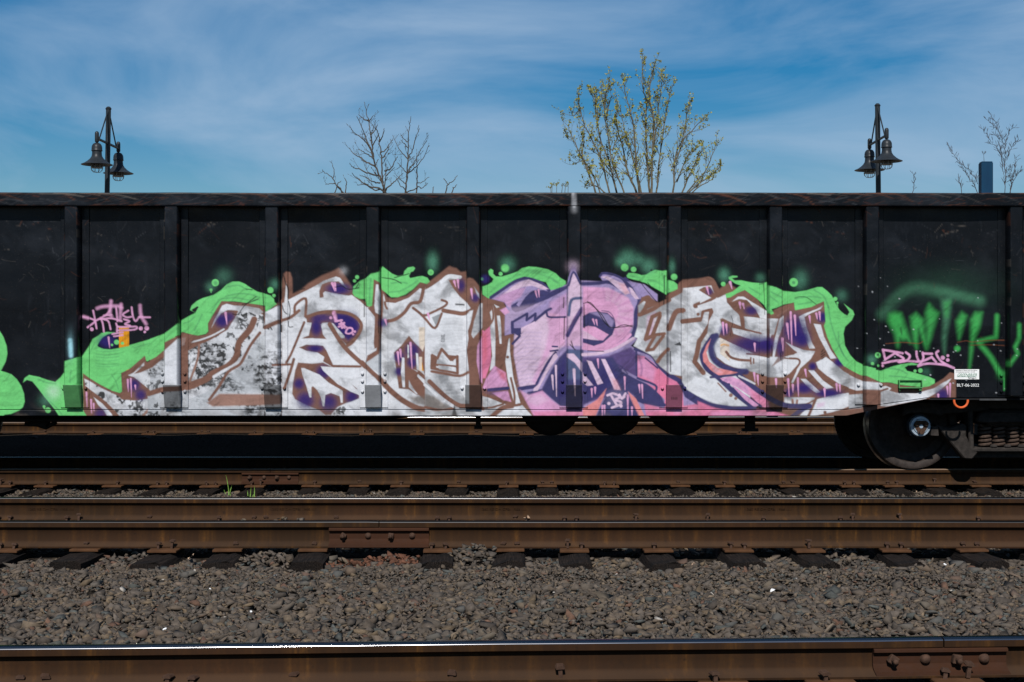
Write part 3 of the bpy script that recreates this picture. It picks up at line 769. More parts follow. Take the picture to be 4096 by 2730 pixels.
P(5, 'lpink', "105,990 150,1000 252,1195 202,1210", 3); P(5, 'lpink', "235,980 272,980 412,1262 352,1252", 3); P(5, 'salmon', "330,1150 372,1170 412,1262 352,1252", 8, 0.5); P(5, 'lpink', "70,1100 165,1215 110,1220 70,1190", 3, 0.8)
P(5, 'hot', "560,950 620,952 700,1012 830,1142 960,1202 975,1430 800,1430 805,1342 700,1240 560,1140", 4); P(5, 'rose', "560,950 640,970 720,1080 700,1180 560,1120", 10, 0.7)
S(5, 'plum', "575,960 600,1060 590,1130", 16, 5, 0.5)
S(5, 'navy', "550,900 552,1132", 18, 3); S(5, 'navy', "540,890 680,942 750,1040 850,1132 965,1192", 28, 3); S(5, 'navy', "630,970 740,1060", 14, 2.5)
S(5, 'lav', "430,1082 560,1152 700,1212", 22, 4, 0.8); S(5, 'navy', "560,1150 720,1215 722,1275", 20, 3); S(5, 'navy', "380,1030 420,1050 470,1110", 14, 3, 0.7)
S(5, 'navy', "540,1332 640,1372 800,1392", 34, 4)
P(5, 'salmon', "70,1422 200,1342 282,1242 252,1332 180,1500 70,1500", 4); P(5, 'salmon', "475,1270 545,1332 630,1500 560,1500 520,1402", 4)
P(5, 'hot', "620,1382 800,1422 970,1400 1100,1380 1300,1430 1570,1440 1570,1500 640,1500", 5)
for s in ("650,1440 800,1430 950,1445", "900,1460 1100,1420 1300,1460", "1200,1470 1400,1450 1560,1470"): S(5, 'rose', s, 22, 8, 0.5)
P(5, 'navy', "185,1500 300,1258 460,1258 580,1500", 5); G(5, 'blueg', 370, 1340, 80, 0.5)
for s in ("290,1305 345,1288 402,1318 350,1345", "350,1345 412,1365 395,1390 330,1415", "320,1300 378,1398", "398,1298 420,1332 452,1288", "420,1332 442,1318"): S(5, 'lpink', s, 20, 2.5)
D(5, 'lpink', 303, 1377, 14); D(5, 'lpink', 412, 1400, 14); G(5, 'lpink', 370, 1330, 60, 0.18)
drips(5, "245,1398 245,1490; 265,1398 266,1478; 510,1412 511,1490; 472,1305 474,1490; 150,1248 151,1322; 180,1235 181,1292; 445,1142 448,1258; 575,1212 581,1282; 600,1212 606,1332; 205,982 211,1062", 17, 'pink')

# ---- fourth letter
P(5, 'brown', "565,500 600,430 660,410 700,440 760,480 830,440 900,385 965,270 1100,258 1200,243 1250,280 1280,370 1340,340 1395,315 1570,420 1570,700 1000,1200 960,1170 850,1110 760,1040 680,940 545,870 560,780", 5)
P(5, 'navy', "850,1100 965,1170 1040,1240 1200,1350 1420,1395 1570,1400 1570,1450 1300,1440 1100,1395 985,1320 940,1220", 4)
P(5, 'white', "565,500 620,460 640,470 610,545 700,510 830,455 960,385 970,345 1100,332 1220,320 1245,390 1180,430 1220,442 1340,402 1400,482 1570,600 1570,1400 1400,1402 1200,1372 1000,1252 960,1182 960,1132 850,1112 760,1042 680,942 525,862 562,792 532,782 562,682 570,560", 4)
S(5, 'brown', "840,425 930,350 965,300 1100,285 1210,268 1258,338 1272,392 1200,452 1080,502", 46, 4)
S(5, 'brown', "612,440 660,430 632,520 605,562", 38, 3); S(5, 'brown', "580,582 700,532 760,492 845,450", 38, 3)
P(5, 'pink', "650,600 720,560 700,780 640,820", 10, 0.5)
S(5, 'brown', "760,570 692,602 632,802 692,772 762,592", 36, 3, smooth=False); S(5, 'brown', "802,752 722,762 642,902 702,892 792,772", 30, 3, smooth=False); S(5, 'brown', "740,1002 782,942 835,892", 34, 3)
S(5, 'brown', "842,705 902,562 968,545", 48, 3); P(5, 'white', "935,570 962,565 962,700 900,800 860,900 870,740", 3)
S(5, 'brown', "965,642 1140,622 1152,562 1222,542 1202,682 1112,822 1092,932 1072,1002 1150,1102", 44, 3, smooth=False)
P(5, 'white', "1160,560 1200,555 1190,660 1110,790 1120,690", 2.5)
P(5, 'white', "975,560 1130,540 1125,600 975,610", 3); D(5, 'brown', 1103, 578, 14)
P(5, 'brown', "1108,360 1150,335 1210,328 1252,400 1220,432 1160,402", 3); G(5, 'deep', 1205, 375, 22, 0.6); drips(5, "1182,335 1199,402", 18)
P(5, 'black', "890,850 940,825 955,860 920,858", 2, 0.9)
P(5, 'green', "462,232 480,208 530,208 600,228 640,222 680,195 720,180 780,190 822,185 830,270 880,280 918,310 920,350 880,370 835,385 820,405 790,385 700,335 640,300 580,280 500,260 470,250", 3)
G(5, 'teal', 470, 80, 70, 0.65); G(5, 'teal', 660, 150, 60, 0.65); G(5, 'teal', 400, 110, 40, 0.4); G(5, 'teal', 870, 150, 40, 0.5, 0.7, 1.5); G(5, 'teal', 570, 90, 50, 0.35)
D(5, 'green', 445, 158, 33, 4); D(5, 'green', 525, 176, 24, 3); D(5, 'green', 888, 243, 28, 3)
D(5, 'black', 684, 184, 9, 1.5, 0.9)
for s in ("660,270 740,290 800,330", "780,210 800,280 812,370", "500,235 580,250"): S(5, 'dgreen', s, 16, 5, 0.35)
for s in ("580,280 640,360 730,465", "650,295 700,350"): S(5, 'black', s, 8, 2, 0.8)

P(6, 'brown', "150,330 170,400 240,430 330,390 400,360 510,440 600,560 640,580 660,540 750,500 840,470 850,540 1000,510 1110,460 1125,640 1140,780 1250,990 1360,1080 1480,1130 1570,1140 1570,1290 1470,1460 1320,1495 800,1500 600,1400 470,1300 300,1100 160,1020 110,900 200,700 160,560", 4)
P(6, 'brown', "140,380 200,330 260,295 292,340 330,372 300,402 240,432 180,420", 5)
P(6, 'white', "0,370 100,430 0,480", 3)
P(6, 'white', "-20,500 100,460 230,400 240,470 300,540 350,580 367,685 260,642 200,612 180,622 60,790 80,640 122,560 110,522 40,532 -20,560", 3)
P(6, 'white', "285,465 340,420 390,420 450,460 600,550 600,622 540,612 500,540 420,450 350,440", 2.5)
P(6, 'white', "385,598 480,605 600,622 600,812 530,827 300,752 280,692 400,722 540,752 400,702", 2.5)
S(6, 'brown', "278,690 400,715 545,748", 16, 2); S(6, 'brown', "355,560 380,620 385,700", 34, 3)
P(6, 'brown', "290,470 370,442 440,472 520,592 400,572 330,522", 4); G(6, 'deep', 460, 545, 36, 0.7, 1.3, 0.8); drips(6, "355,475 363,530; 384,485 396,530", 20)
P(6, 'white', "620,615 702,620 662,760 640,762 625,800", 2.5); P(6, 'white', "712,622 748,590 746,680 702,790 652,1032 645,1030 660,840 690,720", 2.5); P(6, 'lbrown', "690,590 800,515 780,545 700,600", 4, 0.6)
P(6, 'white', "140,800 180,788 265,830 400,890 480,930 600,958 752,962 752,1142 620,1142 500,1102 300,1052 230,1022 150,960 110,850", 3)
P(6, 'tan', "180,790 265,832 266,1000 180,930", 2, 0.9); S(6, 'yellow', "190,855 215,848 255,858", 16, 4, 0.7)
S(6, 'brown', "235,915 275,962 350,985 445,992", 24, 2.5); S(6, 'brown', "455,968 456,1022", 14, 2); S(6, 'brown', "480,978 481,1017", 14, 2); S(6, 'brown', "420,932 520,942 620,962", 16, 2.5)
P(6, 'white', "768,828 850,868 930,898 1032,910 992,980 900,1062 832,1200 818,1190 860,1100 892,1012 880,980 800,970 752,962 870,925", 2.5); P(6, 'white', "750,978 880,985 892,1012 800,1112 750,1135", 3)
S(6, 'brown', "805,973 880,980 892,1020 832,1102", 18, 2.5); P(6, 'brown', "752,840 872,918 840,940 752,955", 3)
P(6, 'brown', "640,1050 700,960 752,900 752,980 700,1010", 3, 0.8)
P(6, 'white', "885,600 930,575 1050,530 1102,498 1082,530 990,570 935,602 950,680 1002,830 1032,882 980,887 940,780 905,680", 2.5)
P(6, 'white', "1018,663 1082,670 1112,780 1172,900 1224,972 1170,977 1130,900 1070,790", 2.5)
P(6, 'white', "1040,1010 1130,960 1220,1030 1290,1090 1400,1150 1475,1160 1475,1262 1400,1257 1250,1202 1130,1122 1060,1062", 3)
P(6, 'white', "970,1080 1022,1080 1102,1170 1197,1237 1130,1247 1050,1172", 2.5); P(6, 'white', "903,1158 950,1158 1082,1277 1040,1282 960,1222", 2.5)
P(6, 'white', "755,1320 1042,1325 1022,1372 930,1392 755,1377", 2.5); S(6, 'lbrown', "830,1345 832,1385", 20, 2); S(6, 'lbrown', "872,1350 865,1390", 20, 2); S(6, 'brown', "895,1388 960,1380 1040,1340", 14, 2.5)
P(6, 'white', "1050,1340 1200,1302 1330,1282 1475,1300 1475,1400 1360,1392 1240,1442 1100,1472 980,1500 880,1500 970,1402", 3); P(6, 'rose', "1050,1380 1120,1365 1110,1400 1050,1415", 8, 0.5)
S(6, 'brown', "1042,1330 970,1495", 24, 3); P(6, 'brown', "1150,1470 1300,1420 1480,1390 1480,1455 1320,1500 1120,1500", 4); D(6, 'brown', 1120, 1457, 14)
for q in ((850, 720, 80, 0.8, 1, 1.2), (920, 800, 50, 0.8, 1, 1), (470, 850, 80, 0.75, 1.7, 0.7), (600, 850, 50, 0.7, 1, 1), (1095, 605, 34, 0.9, 1, 1), (1010, 1045, 26, 0.8, 1, 1), (930, 1240, 50, 0.8, 1.3, 0.7), (1150, 1285, 50, 0.85, 1.8, 0.6), (1250, 1010, 36, 0.85, 1, 0.8), (720, 880, 40, 0.6, 0.7, 1.6), (215, 720, 34, 0.7, 1, 1), (800, 1280, 30, 0.7, 1, 1)): G(6, 'deep', *q)
# navy and pink sweep
S(6, 'navy', "115,775 45,880 20,960 60,1062 160,1142 300,1272 480,1412", 48, 4); S(6, 'navy', "145,770 100,860 112,960 180,1032 300,1082 412,1092", 54, 5)
S(6, 'blueg', "160,790 125,860 140,950", 22, 5, 0.6)
P(6, 'salmon', "60,850 97,798 57,920 82,1000 160,1060 342,1100 300,1112 170,1127 100,1082 30,1002 24,940", 3); P(6, 'lpink', "100,1030 160,1065 200,1100 130,1100", 8, 0.5)
S(6, 'navy', "95,1142 300,1122 402,1095", 22, 3)
P(6, 'pink', "178,1150 280,1135 350,1160 600,1330 620,1420 540,1402 480,1332 330,1232 200,1172", 3); P(6, 'hot', "440,1240 610,1340 620,1430 540,1400 470,1320", 12, 0.8)
for x_, y_ in ((230, 1165), (270, 1170), (300, 1195), (340, 1200), (360, 1230), (400, 1235), (420, 1265)): G(6, 'plum', x_, y_, 14, 0.4)
S(6, 'navy', "345,1122 560,1290 760,1392 980,1402", 46, 4); S(6, 'white', "350,1132 420,1165 490,1200", 16, 3, 0.9); S(6, 'navy', "300,1238 420,1322 545,1402", 24, 3)
P(6, 'rose', "268,1200 330,1240 525,1392 490,1412 400,1342", 3); D(6, 'navy', 257, 1206, 12)
D(6, 'lbrown', 275, 1303, 17); D(6, 'lbrown', 320, 1332, 14); S(6, 'lbrown', "160,1195 230,1270", 14, 3)
P(6, 'hot', "-20,1352 170,1412 470,1425 640,1440 840,1500 -20,1500", 5); P(6, 'rose', "100,1450 400,1440 700,1470 600,1500 100,1500", 12, 0.5)
S(6, 'navy', "-20,1335 150,1402 350,1425 490,1422", 36, 5); S(6, 'navy', "830,1495 900,1442 985,1402", 40, 4)
P(6, 'green', "255,245 290,232 335,235 335,245 285,255 310,275 370,275 470,295 560,300 600,290 620,320 680,335 750,370 850,380 950,365 1050,335 1095,335 1140,370 1180,410 1215,480 1250,540 1290,575 1320,590 1340,560 1320,525 1288,482 1330,515 1370,545 1383,580 1360,630 1300,690 1285,750 1300,860 1350,950 1400,1000 1480,1040 1575,1062 1575,1132 1500,1122 1450,1132 1360,1082 1290,1042 1250,992 1190,892 1140,782 1110,682 1125,642 1110,462 1060,482 1000,512 850,542 840,472 750,490 680,522 640,530 662,570 640,582 610,560 570,490 510,440 400,360 330,390 270,427 235,432 228,397 290,375 360,320 310,300 258,262", 2.5)
for s in ("640,380 740,430", "630,420 700,470", "850,440 980,420 1080,430", "880,490 1000,470", "1150,500 1170,640 1220,800 1290,950", "1240,740 1250,860 1300,960 1360,1030", "440,340 540,400", "1020,360 1110,420 1150,520"): S(6, 'dgreen', s, 13, 4, 0.42)
for s in ("1040,490 960,430 900,420 850,430", "570,310 578,450 580,580", "530,295 575,297", "530,310 575,306"): S(6, 'black', s, 7, 2, 0.75)
G(6, 'teal', 215, 225, 45, 0.75, 1, 1.2); D(6, 'green', 208, 307, 20, 2.5); drips(6, "270,292 286,350", 22)
G(6, 'teal', 900, 270, 60, 0.5, 1, 1.3); D(6, 'green', 838, 292, 38, 3); D(6, 'dgreen', 838, 294, 14, 4, 0.7); G(6, 'teal', 540, 250, 40, 0.4); G(6, 'teal', 1270, 410, 50, 0.35)
D(6, 'green', 1212, 440, 18); D(6, 'green', 1232, 475, 9); S(6, 'green', "1228,480 1232,505", 8)
drips(6, "204,655 213,765; 235,670 241,748; 489,842 494,912; 737,795 743,908; 780,662 796,802; 811,560 823,855; 848,590 859,768; 981,596 988,658; 1041,572 1051,622; 1070,560 1076,632; 486,1106 494,1182; 517,1128 523,1214; 680,1160 684,1238; 790,1160 801,1315; 832,1212 835,1278; 878,1152 883,1315; 944,1076 954,1138; 1117,1248 1121,1325; 1225,1202 1229,1268; 1253,1212 1257,1275", 18)
for s in ("1090,915 1105,895", "1085,940 1120,915", "1088,960 1118,938", "1092,982 1112,965", "720,920 725,990", "640,860 645,950"): S(6, 'black', s, 7, 1.5, 0.9, smooth=False)

P(7, 'brown', "0,1090 160,1140 285,1190 360,1190 440,1210 650,1235 760,1205 850,1150 905,1098 945,1108 958,1150 958,1345 685,1345 330,1410 280,1430 130,1470 0,1495", 3.5)
P(7, 'white', "0,1120 60,1150 130,1180 285,1192 285,1255 160,1252 70,1262 0,1240", 3); P(7, 'dwhite', "0,1300 130,1290 150,1385 110,1420 0,1425", 4)
P(7, 'white', "285,1230 330,1220 380,1240 360,1262 430,1282 600,1287 760,1242 840,1192 917,1153 890,1192 800,1272 690,1335 330,1405 285,1400", 3)
S(7, 'brown', "160,1340 200,1300 285,1265 345,1245", 18, 3)
G(7, 'deep', 840, 1300, 42, 0.75); drips(7, "880,1226 886,1298; 905,1200 906,1318; 800,1298 801,1332", 17)
P(7, 'green', "0,930 60,1000 160,1060 285,1085 390,1045 470,1025 560,1012 640,1030 530,1035 500,1055 520,1085 580,1100 720,1140 768,1162 768,1195 720,1222 660,1232 440,1207 360,1187 285,1187 165,1132 100,1112 0,1062", 2.5)
for s in ("330,1060 450,1075 520,1110", "360,1130 480,1140 640,1170", "470,1170 600,1190 640,1180"): S(7, 'dgreen', s, 12, 4, 0.45)
D(7, 'green', 640, 1082, 20); D(7, 'green', 592, 1086, 13); S(7, 'green', "592,1090 596,1110", 7); G(7, 'teal', 205, 985, 40, 0.6); D(7, 'green', 258, 945, 25); D(7, 'black', 258, 941, 12, 3, 0.8); D(7, 'green', 210, 1020, 14); D(7, 'green', 262, 1038, 10); G(7, 'teal', 690, 1095, 40, 0.25)
for s in ("305,897 325,985", "305,897 400,912 480,927", "325,982 420,922", "420,932 490,975 440,1002", "300,1017 440,993 620,1003", "510,920 545,950 520,992 450,1007", "605,912 610,960 640,1002 742,962", "660,930 745,932", "660,922 665,980 622,1040", "740,960 780,1006", "800,907 782,932 830,1002 940,1060", "620,1042 700,1020 850,1030 940,1060"):
    S(7, 'pink', s, 19, 2.5)
for q in ((840, 967, 18), (885, 948, 12), (885, 988, 15), (302, 1040, 11)): D(7, 'pink', *q)
S(7, 'dgreen', "300,580 450,410 600,340 800,370 950,400 1170,460", 90, 22, 0.55); S(7, 'dgreen', "800,370 950,400 1170,450", 60, 14, 0.5); G(7, 'dgreen', 900, 330, 160, 0.16, 2.2, 0.9)
P(7, 'mgreen', "360,575 410,562 462,572 492,655 550,832 520,800 482,808 455,792 437,868 412,752 352,642", 17, 0.95); P(7, 'black', "455,700 470,690 480,760 468,765", 5, 0.6)
P(7, 'mgreen', "552,605 600,568 660,625 692,888 622,712 606,884 590,850 562,692", 15, 0.95)
P(7, 'mgreen', "690,562 720,490 760,542 798,566 760,680 706,868 694,700", 17, 0.92)
P(7, 'dgreen', "820,432 922,422 902,600 872,760 856,940 836,800 846,600", 15, 0.95); P(7, 'mgreen', "850,470 905,460 885,600 860,600", 14, 0.6)
P(7, 'mgreen', "962,640 1010,562 1050,592 1022,682 985,800 970,722", 15, 0.9)
D(7, 'mgreen', 970, 885, 26, 6)
P(7, 'mgreen', "1090,622 1130,562 1190,562 1162,700 1120,800 1080,1060 1090,800", 14, 0.92); S(7, 'mgreen', "1155,822 1312,782 1322,592", 34, 10, 0.9, smooth=False); S(7, 'mgreen', "1170,842 1270,962 1345,1092", 40, 11, 0.85)
S(7, 'mgreen', "1525,672 1525,790 1490,870 1512,930 1440,1030", 30, 9, 0.9, smooth=False)
G(7, 'mgreen', 1370, 1120, 30, 0.9); S(7, 'mgreen', "1390,1150 1390,1258", 14, 4, 0.7)
for s in ("330,842 480,830 620,840 660,822", "970,830 1050,815 1100,826 1250,812 1390,810", "1090,856 1240,852 1390,858"): S(7, 'rust', s, 7, 2, 0.75)

# scribbles, knocks and scratches
for s in ("1200,230 1215,300 1240,355 1235,430", "1240,460 1255,540 1245,620", "1185,500 1200,550 1225,575", "1240,640 1245,690 1280,690", "745,575 790,580 850,500 950,420", "830,490 900,470 970,440", "1010,360 1020,540 1015,700", "980,320 1010,380", "860,352 915,358"): S(2, 'black', s, 9, 1.6, 0.85)
for s in ("800,170 800,330 800,600", "540,335 600,325 660,355 750,340", "720,350 750,300", "740,215 790,205", "960,250 1060,265 1130,300", "1070,250 1200,215", "930,540 928,740", "220,355 265,350"): S(3, 'black', s, 9, 1.6, 0.85)
for y in (765, 778, 792, 806, 820): S(3, 'black', [(1490, y), (1505, y + 5), (1522, y - 4)], 6, 1.4, 0.85)
for s in ("75,480 140,475 210,560 270,655 330,697 430,690 518,678", "110,465 180,520 240,580 300,680", "360,700 440,672 515,690", "115,905 255,910", "80,490 85,700", "800,230 800,380 795,490", "855,910 855,1090"): S(5, 'black', s, 9, 1.6, 0.85)
for s in ("240,545 310,560 352,620 360,690",): S(5, 'navy', s, 8, 2, 0.8)
for s in ("280,590 292,640 285,690 270,770",): S(6, 'black', s, 5, 1.5, 0.8)
# lettering stencilled on one rib foot
for x_ in (867, 882, 897, 912): S(5, 'black', [(x_, 1322), (x_, 1340)], 9, 1.2, 0.8, smooth=False)
# small tag in the second letter
for s in ("520,570 540,620 556,640", "540,640 600,632", "590,632 598,690", "575,665 620,655", "570,690 615,672 625,700", "600,700 625,690 650,700"): S(3, 'pink', s, 17, 2)
S(3, 'pink', "640,720 660,700 690,705 695,735 665,752 635,745 640,720", 15, 2); D(3, 'pink', 500, 610, 13); D(3, 'pink', 715, 733, 10); D(3, 'pink', 700, 757, 10); S(3, 'pink', "528,560 545,630", 28, 5, 0.8)

# white splash on the top chord and the rib below it
S(0, 'white', [(2294, 776), (2296, 800), (2297, 826)], 20, 7, 0.8); S(0, 'white', [(2297, 826), (2297, 842)], 34, 14, 0.32)
# rust and scratches on the bare black steel
g2 = np.random.default_rng(21)
def scratch(x0, x1, y0, y1, n, lmin, lmax, cols, wmax=7, amax=0.55, flat=0.35):
    for _ in range(n):
        x, y = g2.uniform(x0, x1), g2.uniform(y0, y1)
        L = g2.uniform(lmin, lmax); an = g2.normal(0, flat); cu = g2.normal(0, 0.25)
        pt = [(x + L * t * math.cos(an + cu * t), y + L * t * math.sin(an + cu * t)) for t in (0, 0.5, 1)]
        S(0, cols[int(g2.integers(len(cols)))], pt, g2.uniform(2, wmax), 1.3, g2.uniform(0.15, amax))
CL2 = dict(sgrey=(74, 78, 84), srust=(96, 58, 40), sred=(104, 54, 40), spale=(104, 98, 92))
CLIN.update({k: lin(v) * 0.74 for k, v in CL2.items()})
scratch(-100, 4190, 778, 822, 260, 10, 130, ['sgrey', 'sgrey', 'srust', 'sgrey'], 7, 0.5, 0.3)
scratch(-100, 4190, 778, 824, 60, 8, 40, ['srust', 'sred'], 12, 0.6, 0.35)
scratch(-100, 4190, 771, 776, 150, 30, 160, ['srust', 'spale'], 10, 0.8, 0.01)
scratch(-100, 4190, 821, 826, 80, 20, 120, ['srust'], 7, 0.7, 0.01)
scratch(-100, 4190, 885, 1100, 120, 6, 60, ['sgrey', 'srust', 'spale'], 6, 0.4, 0.9)
scratch(-100, 620, 1000, 1350, 50, 6, 40, ['sgrey', 'srust', 'spale'], 7, 0.45, 0.8)
scratch(3540, 4100, 900, 1590, 40, 5, 30, ['sgrey', 'srust', 'spale'], 6, 0.45, 0.8)
for _ in range(46):
    D(0, 'spale', 0, 0, 0.1) if False else S(0, 'dwhite', [(q0 := g2.uniform(3400, 4090), q1 := g2.uniform(1100, 1590)), (q0 + 2, q1)], g2.uniform(4, 11), 1.3, 0.8, smooth=False)
for cx, cy in ((850, 905), (120, 900), (2850, 920), (2640, 880), (3320, 900), (3800, 930), (1190, 980), (230, 1020)):
    for _ in range(9):
        x, y = cx + g2.normal(0, 30), cy + g2.normal(0, 16)
        S(0, ['srust', 'spale', 'sgrey'][int(g2.integers(3))], [(x, y), (x + g2.normal(0, 26), y + g2.normal(0, 16))], g2.uniform(2.5, 7), 1.5, g2.uniform(0.25, 0.6), smooth=False)
# rust lines down the edges of the ribs are drawn where the ribs are built (RIBS below)
RIBS = [-1329, -926, -523, -120, 283, 683, 1085, 1490, 1892, 2297, 2700, 3104, 3491, 4067, 4640]
for rx in RIBS:
    for e in (-25, 25):
        y = 850.0
        while y < 1500:
            L = g2.uniform(10, 60)
            if g2.random() < 0.35:
                S(0, ['srust', 'spale', 'srust'][int(g2.integers(3))], [(rx + e + g2.normal(0, 1), y), (rx + e, y + L)], g2.uniform(3, 7), 1.2, g2.uniform(0.3, 0.8), smooth=False)
            y += L + 20
# dirt along the sill
dirt = sstep(1600, 1664, GY) * sstep(0.42, 0.7, vnoise(60, 60, 3, 31)) * 0.35
PAINT = PAINT * (1 - dirt[..., None]) + lin((96, 86, 78)) * dirt[..., None]

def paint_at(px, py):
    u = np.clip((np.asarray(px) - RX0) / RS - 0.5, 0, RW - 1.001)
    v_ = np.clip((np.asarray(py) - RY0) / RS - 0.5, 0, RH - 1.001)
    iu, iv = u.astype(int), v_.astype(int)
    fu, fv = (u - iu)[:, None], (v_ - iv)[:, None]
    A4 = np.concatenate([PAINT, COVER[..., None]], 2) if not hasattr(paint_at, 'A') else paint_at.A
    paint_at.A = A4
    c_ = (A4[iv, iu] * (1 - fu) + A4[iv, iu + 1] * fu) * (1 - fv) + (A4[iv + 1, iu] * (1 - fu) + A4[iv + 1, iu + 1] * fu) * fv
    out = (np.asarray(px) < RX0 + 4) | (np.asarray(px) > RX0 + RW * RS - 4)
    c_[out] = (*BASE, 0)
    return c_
# ------------------------------------------------------------------ ground and ballast
HY = np.array([-10, 5.6, 5.95, 8.9, 9.45, 9.98, 10.2, 11.5, 12.3, 13.7, 14.25, 17.3, 18.2, 19.9, 20.35, 24.6])
HZ = np.array([0.20, 0.20, 0.21, 0.13, 0.10, 0.09, 0.125, 0.125, 0.115, 0.11, 0.052, 0.055, 0.16, 0.275, 0.297, 0.262])
def ballast_z(x, y):
    x, y = np.asarray(x, float), np.asarray(y, float)
    return np.interp(y, HY, HZ) + 0.012 * np.sin(x * 1.7 + y * 2.1) * np.sin(y * 1.3 - x * 0.8 + 1) + 0.008 * np.sin(x * 5.1 + 2 * np.sin(y * 3))

mb = MB()
mb.add([(-900, -300, 0), (900, -300, 0), (900, 1500, 0), (-900, 1500, 0)], [(0, 1, 2, 3)])
tag(obj('ground', mb, M['ground']), kind='structure')
mb = MB()
mb.add([(-120, 24.6, 0.25), (120, 24.6, 0.25), (120, 140, 0.25), (-120, 140, 0.25), (-120, 24.6, 0.0), (120, 24.6, 0.0)], [(0, 1, 2, 3), (4, 5, 1, 0)])
tag(obj('gravel_yard', mb, M['ground']), kind='structure')

def grid_obj(name, xs, ys, zf, mat, kind):
    X, Y = np.meshgrid(xs, ys)
    V = np.stack([X.ravel(), Y.ravel(), zf(X, Y).ravel()], 1)
    nx, ny = len(xs), len(ys)
    i = (np.arange(ny - 1)[:, None] * nx + np.arange(nx - 1)[None]).ravel()
    Q = np.stack([i, i + 1, i + nx + 1, i + nx], 1)
    me = bpy.data.meshes.new(name)
    me.from_pydata(V.tolist(), [], Q.tolist())
    me.materials.append(mat)
    me.polygons.foreach_set('use_smooth', [True] * len(me.polygons))
    o = link(bpy.data.objects.new(name, me))
    tag(o, kind=kind)
    return o
bed = grid_obj('ballast_bed', np.concatenate([[-120, -60, -25], np.arange(-14, 14.01, 0.25), [25, 60, 120]]), np.concatenate([[-10, 0, 3], np.arange(5, 24.61, 0.14)]),
               lambda X, Y: ballast_z(X, Y) - 0.012, M['bed'], 'structure')

# ------------------------------------------------------------------ tracks
def rail_profile(h, ws=None):
    s = h / 0.186
    ws = ws or s
    hp = [(0.076, 0), (0.076, 0.011), (0.055, 0.018), (0.022, 0.033), (0.0115, 0.052), (0.0088, 0.09), (0.0115, 0.127), (0.020, 0.136), (0.0373, 0.143),
          (0.0373, 0.170), (0.0371, 0.1752), (0.0358, 0.1790), (0.0330, 0.1816), (0.0275, 0.1834), (0.020, 0.1848), (0.011, 0.1857)]
    right = [(y * ws, z * s) for y, z in hp]
    return right + [(-y, z) for y, z in reversed(right)]
def rail(parent, y, zb, h, x0, x1, head, ws=None):
    prof = rail_profile(h, ws)
    n = len(prof)
    m = MB()
    xs = list(np.arange(x0, x1, 1.5)) + [x1]
    for i, x in enumerate(xs):
        dz = 0.0015 * math.sin(x * 1.9 + y * 3) if 0 < i < len(xs) - 1 else 0
        for u, v_ in prof:
            m.v.append((x, y + u + 0.001 * math.sin(x * 0.9 + y), zb + v_ + dz))
    for i in range(len(xs) - 1):
        for k in range(n):
            m.f.append((i * n + k, i * n + (k + 1) % n, (i + 1) * n + (k + 1) % n, (i + 1) * n + k))
            m.m.append(1 if 10 <= k <= n - 12 else 0)
    m.f.append(tuple(range(n))); m.m.append(0)
    m.f.append(tuple(range((len(xs) - 1) * n, len(xs) * n))); m.m.append(0)
    o = obj('rail', m, [M['rust'], head], parent, smooth=True)
    return o

TIE_ME = []
for k in range(6):
    g3 = random.Random(40 + k)
    m = MB()
    ny_, L, W_, Hh = 14, 2.6, 0.115, 0.18
    ring = [(-1, -1), (-1, 0.2), (-0.9, 0.86), (-0.4, 1), (0.1, 1), (0.55, 1), (0.92, 0.84), (1, 0.1), (1, -1)]
    nr = len(ring)
    off = [(g3.uniform(-.012, .012), g3.uniform(-.014, .004)) for _ in ring]
    for i in range(ny_ + 1):
        yy = -L / 2 + L * i / ny_
        e = 1.0 if 0 < i < ny_ else g3.uniform(0.9, 1.0)
        for j, (a, b_) in enumerate(ring):
            m.v.append((a * W_ * e + off[j][0] + g3.uniform(-.004, .004), yy + (g3.uniform(-.03, .03) if i in (0, ny_) else 0), -Hh / 2 + b_ * Hh / 2 + off[j][1] + g3.uniform(-.006, .002) * (1 if b_ > 0 else 0)))
    for i in range(ny_):
        for j in range(nr):
            m.f.append((i * nr + j, i * nr + (j + 1) % nr, (i + 1) * nr + (j + 1) % nr, (i + 1) * nr + j)); m.m.append(0)
    m.f.append(tuple(range(nr))); m.m.append(0); m.f.append(tuple(range(ny_ * nr, (ny_ + 1) * nr))); m.m.append(0)
    TIE_ME.append(mesh('tie', m, M['wood']))
m = MB(); m.box(-0.1, 0.1, -0.17, 0.17, 0, 0.018); PLATE_ME = mesh('tie_plate', m, M['platerust'], bevel=0.004)
m = MB(); m.box(-0.008, 0.008, -0.008, 0.008, -0.03, 0.018)
m.prism([(-0.016, 0.018), (0.016, 0.018), (0.019, 0.023), (0.012, 0.031), (-0.012, 0.031), (-0.019, 0.023)], -0.014, 0.026, 'y'); SPIKE_ME = mesh('spike', m, M['boltrust'])

def put(name, me, parent, loc, rot=(0, 0, 0), sc=(1, 1, 1)):
    o = bpy.data.objects.new(name, me)
    col.objects.link(o)
    o.parent = parent
    o.location, o.rotation_euler, o.scale = loc, rot, sc
    return o

